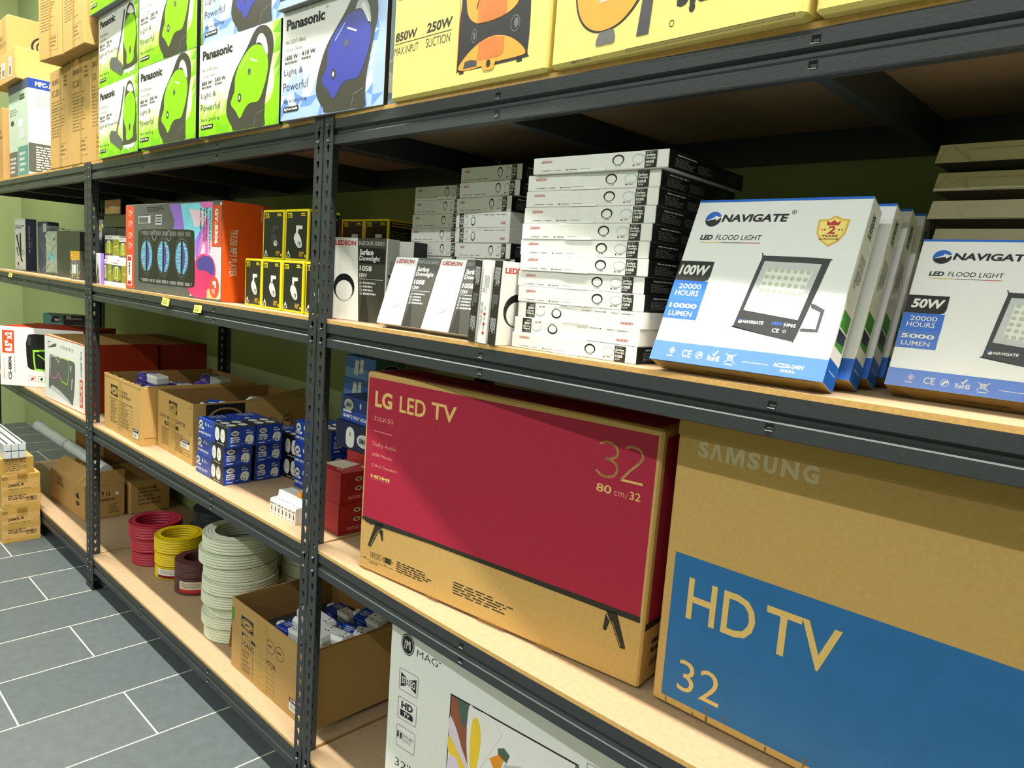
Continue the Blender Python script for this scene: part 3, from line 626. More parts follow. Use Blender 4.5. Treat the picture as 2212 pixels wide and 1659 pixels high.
    F['T'].r(.02, .12, .98, .98, 'maroon', 1); F['T'].g(.08, .3, .5, .5, 2, 'red_dk', 2, 4)
o = carton('television_box', .784, .135, .492, 'kraft_gold', lg_art, .004); o.matrix_world = pose(.179, .030, .7412, .110, 0, .006)
tag(o, 'brown television carton with a crimson front panel, thin white number 32', 'television box')
def lip(mb):
    for a, b in ((.02, .05), (.30, .355), (.50, .60), (.70, .76)): mb.poly([(a * .784, -.0004, .001), (b * .784, -.0004, .001), (b * .784 - .006, -.004, .0045), (a * .784 + .006, -.0035, .0045)], 'kraft_gold')
part('bottom_flap', o, lip)
def sam_art(F):
    f = F['F']; c = 'kraft_on'
    K = lambda a: .052 + (a - 805) * .26 / 1285
    for ch, a, b in (('S', 805, 925), ('S', 1360, 1495), ('U', 1535, 1670), ('N', 1715, 1890), ('G', 1930, 2085)): f.t(ch, K(a), .872, K(b), .926, 'sam_grey', 1, .04)
    f.p([(K(945), .872), (K(990), .926), (K(1040), .926), (K(1085), .872), (K(1048), .872), (K(1015), .912), (K(982), .872)], 'sam_grey', 1)
    f.p([(K(1125), .872), (K(1125), .926), (K(1185), .926), (K(1225), .892), (K(1265), .926), (K(1325), .926), (K(1325), .872), (K(1285), .872), (K(1285), .908), (K(1240), .872), (K(1210), .872), (K(1165), .908), (K(1165), .872)], 'sam_grey', 1)
    f.r(.0235, .030, 1, .538, 'blue_tv', 1)
    S = f
    f.t('HD', .064, .327, .222, .468, c, 2, .005, 0, .95); f.t('TV', .243, .328, .392, .470, c, 2, .005, 0, .9)
    f.t('32', .061, .072, .163, .181, c, 2, -.012)
    R = random.Random(5)
    for i in range(16):
        u = R.uniform(.03, .55); f.e(u, R.uniform(.006, .05), R.uniform(.001, .003), R.uniform(.004, .016), 'kraft_ink', 3, seg=8)
    f.line((.615, .05), (.622, .16), .0007, 'mid_blue', 3)
o = carton('television_box', .79, .14, .525, 'kraft_gold', sam_art, .004); o.matrix_world = pose(.991, .114, .7385, 0)
tag(o, 'brown television carton with a wide blue panel on its lower half', 'television box')
tape(o, [((0.0, 0, .4895), (.79, 0, 0), (0, 0, .034))])
def mag_art(F):
    f = F['F']
    f.e(.0755, .896, .0285, .054, 'ink', 1); f.e(.0755, .896, .0255, .0485, 'white', 2); f.e(.0755, .896, .0235, .0445, 'ink', 3)
    for d in (0, .008):
        for a, b in (((.063 + d, .873), (.065 + d, .918)), ((.065 + d, .918), (.0755 + d * .2, .893)), ((.0755 + d * .2, .893), (.086 - d * .6, .918)), ((.086 - d * .6, .918), (.088 - d * .6, .873))): f.line(a, b, .0016, 'white', 4)
    f.t('MAG', .116, .862, .203, .897, 'ink', 1, -.018, 0, 1.3); f.g(.207, .885, .215, .892, 1, 'ink', 1, 2, .9)
    for v0, v1 in ((.655, .763), (.508, .617), (.362, .472)):
        pts = []
        for cx, cy, a in ((.122, v1 - .01, 0), (.053, v1 - .01, 90), (.053, v0 + .01, 180), (.122, v0 + .01, 270)):
            for k in range(4): t = math.radians(a + 30 * k); pts.append((cx + .006 * math.cos(t), cy + .010 * math.sin(t)))
        for a, b in zip(pts, pts[1:] + pts[:1]): f.line(a, b, .0012, 'ink', 1)
    f.p([(.054, .745), (.087, .722), (.121, .745), (.121, .672), (.087, .695), (.054, .672)], 'ink', 1); f.t('STEREO', .058, .690, .117, .727, 'white', 2, .02)
    f.t('HD', .062, .565, .112, .602, 'ink', 1, .04); f.p([(.058, .525), (.114, .525), (.114, .545), (.108, .557), (.058, .557)], 'ink', 1); f.t('TV', .072, .530, .100, .551, 'white', 2, .02)
    f.frame(.050, .405, .071, .440, .0012, 'ink', 1); f.e(.0505, .4225, .008, .0165, 'ink', 2, -90, 90); f.e(.0705, .4225, .008, .0165, 'ink', 2, 90, 270); f.t('DOLBY', .075, .420, .121, .438, 'ink', 1, -.01); f.t('DIGITAL', .076, .400, .112, .413, 'ink', 1, -.015)
    f.t('32"', .046, .255, .115, .297, 'ink', 1, -.015)
    # pictured screen with a flower
    f.r(.2600, .30, .7000, .7755, 'ink', 1); u0, u1, v0, v1 = .264, .690, .30, .768
    f.r(u0, v0, u1, v1, 'petal', 2)
    q = lambda pts, n, l: f.p([(u0 + a * (u1 - u0), v1 - b * (v1 - v0)) for a, b in pts], n, l)
    q([(0, 0), (.16, 0), (.15, .22), (.17, .45), (.19, .62), (0, .2)], 'petal_br', 3); q([(.05, 0), (.16, 0), (.14, .25), (.10, .22)], 'petal_gr', 4)
    q(spl([(.16, .02), (.22, .0), (.36, .0), (.42, .08), (.44, .13), (.36, .35), (.26, .62), (.20, .66), (.16, .40)], 4), 'petal', 5); q(spl([(.20, .12), (.25, .10), (.28, .3), (.25, .62), (.21, .64), (.19, .4)], 4), 'petal_yel', 6)
    q(spl([(0, .22), (.06, .30), (.14, .52), (.20, .68), (.17, .72), (.06, .52), (0, .42)], 4), 'petal_pk', 5); q(spl([(0, .42), (.08, .52), (.19, .70), (.15, .74), (.04, .62), (0, .56)], 4), 'petal_yel', 6)
    q(spl([(.02, .62), (.08, .60), (.12, .74), (.10, .98), (.0, 1.0), (0, .70)], 4), 'petal_pk', 7); q(spl([(.12, .72), (.20, .68), (.28, .70), (.30, .80), (.22, .95), (.12, .98), (.10, .84)], 4), 'petal_or', 6)
    q(spl([(.27, .76), (.36, .70), (.46, .68), (.46, .86), (.38, .98), (.28, .95), (.22, .84)], 4), 'petal_yel', 7); q(spl([(.30, .66), (.34, .58), (.42, .54), (.46, .60), (.40, .68)], 4), 'grey', 5); q([(.36, .40), (.44, .30), (.48, .31), (.45, .46), (.40, .48)], 'petal_or', 5); q([(.42, .26), (.47, .22), (.52, .26), (.50, .35), (.43, .32)], 'petal_gr', 5)
    q(spl([(.48, .40), (.52, .36), (.66, .30), (.96, .40), (.99, .98), (.52, .99), (.44, .80)], 4), 'lgrey', 6)
    f.p([(.7, .30), (.7, .7755), (.6905, .768), (.6905, .30)], 'mgrey', 3)
    f.frame(.722, .74, .80, .805, .001, 'ink', 1)
o = carton('television_box', .80, .13, .50, 'white', mag_art, .003); o.matrix_world = pose(.300, .050, LV[0] + .0004, .08)
tag(o, 'white television carton with a flower picture on the lowest shelf', 'television box')

# ------------------------------------------------------------------ top shelf
ZT = LV[3] + .0004
def mosaic(f, cols, seed, edge=.80, nu=13, nv=9):
    """faceted print: jittered triangles, white above turning to colour below and along the right edge"""
    R = random.Random(seed)
    G = [[((i + (R.uniform(-.35, .35) if 0 < i < nu else 0)) / nu * .996 + .002, (j + (R.uniform(-.35, .35) if 0 < j < nv else 0)) / nv * .994 + .003) for j in range(nv + 1)] for i in range(nu + 1)]
    for i in range(nu):
        for j in range(nv):
            q = [G[i][j], G[i + 1][j], G[i + 1][j + 1], G[i][j + 1]]
            for t in ((q[0], q[1], q[2]), (q[0], q[2], q[3])):
                u = sum(p[0] for p in t) / 3; v = sum(p[1] for p in t) / 3
                k = max((.50 - v) * 2.0, (u - edge) * 7) + R.uniform(-.16, .16); k = min(len(cols) - 1, max(0, int(k * len(cols))))
                if k: f.p(t, cols[k], .8)
def vac_words(f, model, watts, one_line):
    f.t('Panasonic', .045, .826, .44, .925, 'ink', 3, .032, .0, .95); f.ring(.46, .935, .008, .012, .7, 'grey', 3, 12)
    f.t(model, .042, .69, .25, .735, 'mgrey', 3, -.005); f.t('Vacuum Cleaner', .045, .635, .22, .672, 'grey', 3, -.005)
    a, b = watts; f.t(a, .036, .555, .175, .598, 'ink', 3, .02); f.t(b, .215, .565, .358, .606, 'ink', 3, .02); f.r(.193, .525, .196, .60, 'mgrey', 3)
    f.g(.036, .52, .175, .54, 1, 'mgrey', 3, 2, .9); f.g(.215, .53, .35, .55, 1, 'mgrey', 3, 3, .9)
    if one_line: f.t('Light & Powerful', .016, .415, .506, .48, 'ink', 3, -.02)
    else: f.t('Light &', .032, .40, .232, .475, 'ink', 3, -.02); f.t('Powerful', .026, .275, .288, .350, 'ink', 3, -.02)
    f.t('Easy to Carry 3.6 kg', .035, .152, .278, .198, 'ink', 3, .0)
    f.p([(.034, .075), (.19, .075), (.20, .09), (.20, .125), (.034, .125)], 'ink', 3); f.t('Big Front Handle', .045, .084, .187, .116, 'white', 4, .03)
def vac_side(f, body):
    """side view of an upright tub vacuum with a loop handle"""
    k = 1
    f.p(spl([(.375, .25), (.40, .40), (.47, .60), (.62, .82), (.70, .95), (.765, .992), (.84, .975), (.905, .89), (.925, .76), (.905, .62), (.87, .42), (.845, .25), (.84, .10), (.84, .012), (.70, .010), (.48, .012), (.45, .06), (.41, .12), (.385, .18)], 5), 'char', 4)
    f.p(spl([(.728, .835), (.755, .905), (.80, .91), (.845, .84), (.868, .72), (.85, .69), (.80, .80), (.76, .835)], 5), 'lgrey', 5); f.p(spl([(.78, .85), (.81, .86), (.85, .76), (.85, .70), (.82, .76)], 4), 'white', 6)
    f.p(spl([(.486, .56), (.55, .70), (.65, .80), (.72, .822), (.80, .79), (.855, .70), (.872, .58), (.85, .45), (.80, .31), (.76, .26), (.70, .26), (.65, .25), (.61, .21), (.565, .135), (.54, .13), (.50, .20), (.435, .285), (.455, .36), (.48, .42)], 5), body, 5)
    f.e(.655, .575, .018, .034, 'mgrey', 6); f.e(.543, .335, .022, .046, 'dgrey', 6); f.e(.543, .335, .010, .022, 'lgrey', 7); f.line((.66, .70), (.745, .655), .004, 'white', 6); f.line((.55, .62), (.64, .75), .003, 'lime_pale' if 'lime' in body else 'pale_blue', 6)
    f.line((.74, .13), (.83, .17), .0014, 'grey', 5); f.line((.74, .13), (.72, .02), .0014, 'grey', 5)
def vac_front(f, body):
    """front view with the floor nozzle beside it"""
    f.line((.676, .90), (.60, .60), .012, 'mgrey', 4); f.line((.60, .60), (.49, .33), .012, 'mgrey', 4)
    f.p([(.30, .30), (.35, .36), (.47, .33), (.50, .35), (.53, .28), (.63, .20), (.635, .10), (.60, .06), (.31, .22)], 'mgrey', 5)
    f.p(spl([(.645, .20), (.65, .50), (.70, .80), (.76, .93), (.83, .94), (.90, .85), (.96, .60), (.965, .30), (.96, .14), (.66, .12)], 5), 'char', 4)
    f.p([(.66, .13), (.70, .05), (.73, .08), (.78, .03), (.82, .07), (.90, .06), (.95, .14)], 'white', 3); f.p(spl([(.75, .84), (.79, .90), (.85, .89), (.90, .80), (.83, .80)], 4), 'white', 5)
    f.p(spl([(.66, .55), (.70, .72), (.78, .79), (.86, .79), (.93, .70), (.95, .54), (.93, .40), (.90, .32), (.885, .20), (.74, .18), (.73, .32), (.68, .42)], 5), body, 5)
    f.e(.815, .34, .018, .05, 'dgrey', 6); f.line((.79, .70), (.87, .72), .003, 'lime_dk', 6); f.line((.82, .56), (.82, .50), .004, 'lime_dk', 6)
def vac_art(kind, view):
    def art(F):
        f = F['F']; g = kind == 'green'
        cols = ['white', 'lime_mist', 'lime_pale', 'lime_soft', 'lime', 'lime_dk'] if g else ['white', 'blue_mist', 'pale_blue', 'blue_mist', 'mid_blue', 'pale_blue']
        mosaic(f, cols, 11 if g else 5, .86 if g else .80)
        vac_words(f, 'MC-CG370 (Green)' if g else 'MC-CG371 (Blue)', ('850 W', '250 W') if g else ('1600 W', '410 W'), view == 'front')
        if view == 'side': vac_side(f, 'lime' if g else 'vac_blue')
        else: vac_front(f, 'lime' if g else 'vac_blue')
        mosaic(F['R'], cols, 8, 2, 8, 8); F['R'].r(0, 0, .04, 1, 'black', 1)
    return art
VH = .2645
side_g = carton('vacuum_box', .455, .30, VH - .0005, 'white', vac_art('green', 'side'), .001, {'R': 'lime_pale', 'D': 'grey', 'L': 'black'})
side_b = carton('vacuum_box', .418, .30, VH - .0005, 'white', vac_art('blue', 'side'), .001, {'R': 'pale_blue', 'D': 'grey', 'L': 'black'})
front_g = carton('vacuum_box', .430, .30, VH - .0005, 'white', vac_art('green', 'front'), .001, {'R': 'lime_pale', 'D': 'grey', 'L': 'black'})
side_b2 = side_b.copy(); COL.objects.link(side_b2); side_b3 = side_b.copy(); COL.objects.link(side_b3); side_g2 = side_g.copy(); COL.objects.link(side_g2); side_g3 = side_g.copy(); COL.objects.link(side_g3)
front_g2 = front_g.copy(); COL.objects.link(front_g2); front_g3 = front_g.copy(); COL.objects.link(front_g3)
GV = 'vacuum cleaner cartons on the top shelf'
for o, x, y, k, a, lb in ((front_g, -1.626, -.011, 0, -.012, 'green vacuum carton with nozzle picture, bottom of the leftmost column'), (front_g2, -1.627, -.010, 1, -.010, 'green vacuum carton with nozzle picture, second from the bottom of the column'),
                       (front_g3, -1.640, -.037, 2, .0, 'green vacuum carton topmost of the leftmost column, jutting forward'), (side_g, -1.139, -.033, 0, .011, 'green vacuum carton, lower one beside the nozzle picture column'),
                       (side_g2, -1.137, -.033, 1, .010, 'green vacuum carton, upper one beside the nozzle picture column'), (side_g3, -.664, -.026, 0, .035, 'green vacuum carton under a blue one, left of the blue carton'),
                       (side_b3, -.655, -.022, 1, .035, 'blue vacuum carton lying on top of a green one'), (side_b, -.178, -.022, 0, .049, 'blue vacuum carton on the shelf beside the first yellow carton'), (side_b2, -.176, -.040, 1, .045, 'blue vacuum carton on top of the other blue one')):
    o.matrix_world = pose(x, y, ZT + k * VH, a); tag(o, lb, 'box', GV)
side_b3.scale = (.462 / .418, 1, 1)
def yel1(F):
    f = F['F']
    f.t('MC-CG333', .03, .57, .215, .612, 'ink', 1, -.005); f.t('Vacuum Cleaner', .026, .506, .235, .548, 'ink', 1, -.005); f.t('Panasonic', .04, .78, .62, .90, 'ink', 1, .05)
    f.t('850W', .022, .300, .185, .346, 'ink', 1, .03, .1); f.t('250W', .252, .302, .430, .350, 'ink', 1, .03, .1); f.line((.02, .289), (.425, .287), .0014, 'ink', 1); f.t('MAX.INPUT', .018, .232, .198, .272, 'ink', 1, -.01); f.t('SUCTION', .252, .232, .418, .275, 'ink', 1, -.01)
    f.p(spl([(.474, .09), (.474, .25), (.486, .40), (.50, .55), (.86, .55), (.885, .40), (.896, .25), (.892, .10), (.87, .075), (.50, .075)], 4), 'ink', 1); f.p(spl([(.472, .09), (.476, .086), (.478, .40), (.474, .40)], 2), 'orange', 2)
    f.p(spl([(.505, .55), (.512, .42), (.53, .33), (.58, .285), (.66, .275), (.75, .285), (.82, .32), (.85, .40), (.86, .55)], 4), 'amber', 2)
    f.p([(.590, .278), (.595, .39), (.615, .41), (.735, .41), (.755, .39), (.760, .29), (.70, .278)], 'amber_dk', 3); f.ring(.675, .345, .095, .085, .93, 'ink', 3, 30, 0, 0, 0, 180)
    f.p(spl([(.484, .088), (.52, .135), (.60, .185), (.69, .205), (.78, .185), (.85, .14), (.882, .098), (.84, .088), (.70, .085), (.55, .075)], 4), 'amber', 2)
    f.p([(.605, .19), (.600, .115), (.63, .105), (.735, .108), (.755, .12), (.757, .188), (.69, .203)], 'amber_dk', 3); f.p([(.515, .085), (.525, .115), (.56, .120), (.60, .11), (.60, .085)], 'dgrey', 3)
    f.p([(.625, .105), (.72, .105), (.705, .06), (.695, .055), (.645, .055), (.638, .06)], 'amber', 4); f.e(.672, .085, .013, .017, 'ink', 5)
    f.ring(.575, .225, .016, .032, .9, 'grey', 2, 20); f.ring(.815, .235, .026, .036, .92, 'grey', 2, 20); f.e(.82, .238, .012, .022, 'mgrey', 2); f.e(.575, .225, .008, .018, 'mgrey', 2)
    f.r(.49, .062, .52, .078, 'ink', 1); f.r(.835, .062, .865, .078, 'ink', 1); F['R'].g(.1, .4, .8, .8, 4, 'ink', 1)
def yel2(F):
    f = F['F']
    f.p(spl([(.105, .40), (.108, .26), (.135, .17), (.19, .115), (.26, .10), (.34, .125), (.41, .20), (.435, .30), (.44, .40)], 4), 'ink', 1); f.p(spl([(.112, .40), (.116, .26), (.142, .175), (.195, .122), (.26, .108), (.335, .132), (.40, .205), (.425, .30), (.43, .40)], 4), 'amber', 2)
    f.t('Panasonic', .222, .212, .315, .236, 'white', 3, .03, 0, 180); f.p([(.245, .25), (.30, .25), (.29, .28), (.255, .28)], 'white', 3)
    f.p([(.236, .102), (.298, .106), (.308, .08), (.306, .052), (.221, .052), (.224, .08)], 'mgrey', 3); f.p([(.437, .40), (.475, .40), (.452, .054), (.401, .054)], 'dgrey', 2)
    f.t('Panasonic', .555, .088, .985, .215, 'ink', 1, .05, 0, 180); f.ring(.543, .072, .010, .013, .75, 'ink', 1, 16)
    f.t('MC-CG', .11, .003, .20, .012, 'ink', 1, .02); f.frame(.36, .003, .97, .016, .0008, 'ink', 1)
for art, x, y, w, a, lb in ((yel1, .276, -.010, .455, -.004, 'yellow vacuum carton with an orange canister seen from the front'), (yel2, .741, -.014, .452, -.028, 'yellow vacuum carton printed upside down, middle of the yellow three'),
                            (lambda F: F['F'].t('Panasonic', .05, .78, .62, .90, 'ink', 1, .05), 1.203, -.020, .456, 0, 'plain yellow carton at the right end of the top shelf')):
    o = carton('vacuum_box', w, .32, .40, 'kraft_yel', art, .006); o.matrix_world = pose(x, y, ZT, a); tag(o, lb, 'box', GV)
    part('bottom_flap', o, lambda mb: mb.box(.01, .02, -.0002, w - .01, .30, .0003, 'kraft_yel')) if False else None
# left bay: brown cartons and the printer carton
def kc_art(seed, big=True):
    def art(F):
        f = F['F']
        f.g(.12, .84, .62, .90, 1, 'kraft_ink', 1, seed, .8); f.t('KC-200A', .12, .73, .55, .80, 'kraft_ink', 1, .02); f.g(.70, .78, .90, .90, 3, 'kraft_ink', 1, seed + 1)
        f.g(.10, .30, .75, .68, 12, 'kraft_ink', 1, seed + 2, .3); f.frame(.45, .08, .85, .24, .001, 'kraft_ink', 1); f.g(.48, .1, .8, .22, 3, 'kraft_ink', 1, seed + 3, .4)
        for k in range(6): f.ring(.15 + k * .11, .60, .03, .016, .7, 'kraft_ink', 1, 12)
        F['R'].g(.1, .4, .6, .8, 4, 'kraft_ink', 1, seed)
    return art
def tall_tape(o, w, h, d=.3): tape(o, [((w * .46, 0, h * .01), (w * .09, 0, 0), (0, 0, h * .98))])
KL = 'plain brown cartons at the left end of the top shelf'
for x, y, z, w, h, d, a, lb in ((-2.335, .001, 0, .300, .428, .30, 0, 'tall brown carton next to the white printer carton'), (-2.020, -.001, 0, .246, .430, .30, .02, 'tall brown carton in the lower row, right of its taped twin'),
                                (-1.765, .004, 0, .125, .430, .30, 0, 'narrow brown carton squeezed beside the green nozzle picture carton'), (-2.176, -.078, .432, .228, .36, .34, .11, 'brown carton in the upper row jutting out over the lower row, left'),
                                (-1.932, -.052, .432, .270, .36, .34, .011, 'brown carton in the upper row, right of the jutting one')):
    if not lb: continue
    o = carton('brown_carton', w, d, h - .0006, 'kraft_gold', kc_art(int(w * 1000)), .003); o.matrix_world = pose(x, y, ZT + z, a); tag(o, lb, 'carton', KL); tall_tape(o, w, h)
def printer_art(F):
    r = F['R']; f = F['F']
    r.r(.0, .90, 1, .998, 'blue_box', 1); r.t('MFC-', .10, .925, .27, .972, 'white', 2, .04); r.t('J2740DW', .28, .925, .60, .972, 'white', 2, .0)
    r.frame(.09, .70, .60, .86, .001, 'lgrey', 1); r.g(.12, .72, .55, .83, 8, 'grey', 1, 3, .3); r.r(0, .07, 1, .36, 'mgrey', 1); r.g(.1, .08, .6, .33, 10, 'white', 2, 5, .5)
    f.r(0, .90, 1, .998, 'navy_grey', 1); f.r(.01, .02, .99, .90, 'sage', 1); f.r(.01, .01, .45, .30, 'mgrey', 2); f.r(.47, .01, .99, .34, 'teal', 2); f.r(.5, .42, .82, .52, 'lgrey', 2); f.r(.52, .54, .74, .62, 'white', 2); f.e(.2, .60, .09, .03, 'black', 3, seg=7)
    f.g(.05, .06, .4, .24, 4, 'lgrey', 3, 6); f.g(.6, .80, .95, .86, 2, 'ink', 2, 8, .8); f.g(.05, .66, .5, .74, 3, 'grey', 2, 9); f.g(.55, .06, .92, .28, 4, 'lgrey', 3, 12)
o = carton('printer_box', .40, .34, .512, 'white', printer_art, .002); o.matrix_world = pose(-3.372, .06, ZT); tag(o, 'white printer carton with a blue band and grey text panel', 'box')
def ship_art(f): f.bars(.12, .1, .88, .55, 'ink', 1, 16); f.g(.1, .62, .9, .92, 4, 'grey', 1, 4)
o = carton('brown_carton', .50, .30, .160, 'kraft_gold', lambda F: F['F'].g(.1, .2, .5, .6, 3, 'kraft_ink', 1, 4), .003, {'R': 'kraft_gold'}); o.matrix_world = pose(-3.570, .030, ZT + .5135); tag(o, 'low brown carton with barcode labels lying on the printer carton', 'carton')
sticker(o, (.36, 0, .02), (.06, 0, 0), (0, 0, .10), ship_art, 'shipping_label', 'white barcode label'); sticker(o, (.20, 0, .03), (.08, 0, 0), (0, 0, .08), ship_art, 'shipping_label', 'white barcode label')
def round_art(F):
    r = F['R']; r.ring(.55, .42, .24, .27, .86, 'ink', 1); r.ring(.55, .42, .17, .19, .86, 'ink', 1); r.r(.47, .40, .63, .44, 'ink', 1); F['F'].g(.3, .3, .9, .6, 2, 'kraft_ink', 1, 4, .7)
o = carton('brown_carton', .40, .36, .245, 'kraft', round_art, .004); o.matrix_world = pose(-3.860, .08, ZT + .5135 + .1608); tag(o, 'upper brown carton with a round black mark, topmost at the far left', 'carton'); tape(o, [((.28, 0, .0), (.05, 0, 0), (0, 0, .24))])
o = carton('brown_carton', .155, .25, .40, 'kraft', lambda F: F['F'].g(.3, .55, .9, .7, 2, 'kraft_ink', 1, 4), .003); o.matrix_world = pose(-3.545, .035, ZT); tag(o, 'plain brown carton at the very left edge of the top shelf', 'carton')

# ------------------------------------------------------------------ middle bay, middle shelf
ZM = LV[2] + .0004
def gy_art(F):
    f = F['F']
    f.r(.104, .012, .82, .985, 'mgrey', 1)
    f.p([(.50, .985), (.66, .985), (.66, .60), (.52, .58), (.56, .80)], 'violet', 1.2); f.p([(.62, .985), (.915, .985), (.915, .60), (.76, .60), (.66, .70)], 'cyan', 1.4); f.p([(.70, .93), (.85, .90), (.88, .78), (.76, .74)], 'pale_pink', 1.6); f.p(spl([(.80, .985), (.84, .93), (.90, .93), (.92, .985)], 4), 'pink', 1.7)
    f.p([(.76, .60), (.99, .60), (.99, .10), (.72, .02), (.74, .40)], 'pale_pink', 1.5); f.r(.985, .03, .999, .98, 'white', 1); f.r(.80, .02, .985, .12, 'peach', 1.6)
    f.p(spl([(.77, .40), (.80, .45), (.87, .47), (.93, .42), (.955, .30), (.93, .16), (.88, .10), (.87, .02), (.75, .02), (.70, .10), (.72, .22)], 5), 'magenta', 2); f.p(spl([(.78, .38), (.83, .44), (.90, .44), (.94, .36), (.93, .26), (.86, .30), (.80, .30)], 5), 'purple', 2.3); f.p([(.79, .45), (.835, .72), (.865, .84), (.885, .82), (.885, .45), (.86, .46), (.85, .66), (.81, .44)], 'pink', 2.4)
    f.p([(.765, .60), (.835, .76), (.80, .44), (.77, .42)], 'violet', 2.2)
    f.p(spl([(.156, .64), (.18, .705), (.30, .713), (.62, .713), (.735, .705), (.758, .65), (.764, .40), (.764, .16), (.735, .11), (.60, .105), (.30, .10), (.185, .105), (.16, .15), (.157, .40)], 5), 'black', 3)
    f.p([(.19, .695), (.73, .690), (.735, .64), (.19, .65)], 'mgrey', 4); f.p([(.19, .15), (.74, .155), (.735, .118), (.20, .114)], 'grey', 4)
    for u in (.20, .28, .35, .42, .50, .58, .66, .72): f.r(u, .64, u + .010, .705, 'black', 5); f.r(u, .112, u + .010, .16, 'black', 5)
    for u in (.345, .505): f.ring(u, .645, .026, .06, .8, 'grey', 6, 24); f.ring(u, .15, .024, .05, .8, 'dgrey', 6, 24)
    for c, w in ((.259, .064), (.448, .064), (.639, .062)):
        f.ring(c, .41, w * 1.18, .24, .93, 'dgrey', 4, 36); f.ring(c, .41, w * 1.05, .21, .95, 'mgrey', 5, 36)
        for s in (-1, 1):
            pts = [(c + s * (w * math.sqrt(max(0, 1 - (t / 10) ** 2))), .41 + .178 * t / 10) for t in range(-10, 11)]
            f.p([(c + s * .008, .41 + .17)] + [(max(c + .009, p[0]) if s > 0 else min(c - .009, p[0]), p[1]) for p in pts[::-1]] + [(c + s * .008, .41 - .17)], 'purple', 6)
        for i in range(-13, 14):
            v = .41 + i * .0130; x = w * math.sqrt(max(0, 1 - ((v - .41) / .178) ** 2)); k = w * .52 * math.sqrt(max(0, 1 - ((v - .41) / .145) ** 2)) if abs(v - .41) < .14 else 0
            for s in (-1, 1):
                a, b = c + s * max(.010, k if s > 0 else k * .2), c + s * x
                if abs(b - c) > abs(a - c): f.r(min(a, b), v - .0035, max(a, b), v + .0035, 'cyan', 7)
    f.p([(.155, .78), (.155, .86), (.275, .862), (.30, .875), (.30, .78), (.275, .782)], 'lgrey', 3); f.p([(.16, .79), (.16, .85), (.272, .852), (.272, .79)], 'mgrey', 4); f.r(.355, .765, .425, .875, 'lgrey', 3)
    for v in (.785, .815, .845): f.r(.36, v, .42, v + .014, 'dgrey', 4)
    f.g(.26, .90, .46, .965, 3, 'ink', 3, 5, .4)
    f.r(.917, .545, .999, .955, 'orange_red', 3); f.t('GY-8306', .942, .57, .970, .92, 'white', 4, .04, 0, -90)
    f.t('RECHARGEABLE', .862, .60, .874, .93, 'ink', 4, .02, 0, -90); f.t('BUILT-IN BATTERY', .840, .56, .852, .92, 'ink', 4, .02, 0, -90); f.t('PLAY TIME', .808, .72, .820, .93, 'ink', 4, .02, 0, -90); f.t('PORTABLE STEREO', .892, .48, .906, .90, 'mgrey', 4, .01, 0, -90)
    f.e(.945, .14, .042, .105, 'orange_red', 4, seg=28); f.t('8"', .930, .135, .962, .205, 'white', 5, .05, 0, -90); f.g(.926, .06, .958, .12, 2, 'white', 5, 4, .5, True)
    f.r(.001, .012, .104, .985, 'orange_red', 1.5); f.r(.018, .045, .078, .405, 'white', 2); f.r(.026, .34, .07, .39, 'red_ink', 3); f.r(.026, .055, .07, .10, 'red_ink', 3); f.g(.04, .12, .056, .32, 1, 'ink', 3, 7, .9, True)
    for v in (.90, .78, .64, .52): f.ring(.05, v, .014, .035, .8, 'white', 2, 16); f.g(.07, v - .03, .078, v + .03, 1, 'white', 2, 3, .9, True)
    r = F['R']; r.t('TF/USB MP3 PLAYER', .24, .26, .42, .73, 'white', 1, .0, 0, -90) if False else r.t('TF/USB MP3 PLAYER', .17, .26, .32, .73, 'white', 1, .0, 0, -90); r.r(.62, .02, .63, .98, 'orange_red', 1) if False else None
    r.bars(.90, .30, .97, .42, 'white', 1, 8) if False else None
o = carton('speaker_box', .776, .160, .313, 'orange', gy_art, .002, {'F': 'mgrey', 'T': 'kraft_dark'}); o.matrix_world = pose(-1.397, .012, ZM, .024); tag(o, 'large printed speaker carton with three blue drivers and orange side', 'speaker box', 'speaker cartons with orange sides')
part('tape_seam', o, lambda mb: mb.box(.7765, .132, .26, .7770, .134, .313, 'white'))
def gy_back(F): F['R'].bars(.06, .40, .35, .52, 'white', 1, 10); F['R'].t('OPEN', .03, .40, .055, .50, 'white', 1, 0, 0, 90)
o = carton('speaker_box', .776, .30, .300, 'orange', gy_back, .002, {'T': 'kraft_dark'}); o.matrix_world = pose(-1.405, .178, ZM, .024); tag(o, 'second orange sided speaker carton directly behind the printed one', 'speaker box', 'speaker cartons with orange sides')
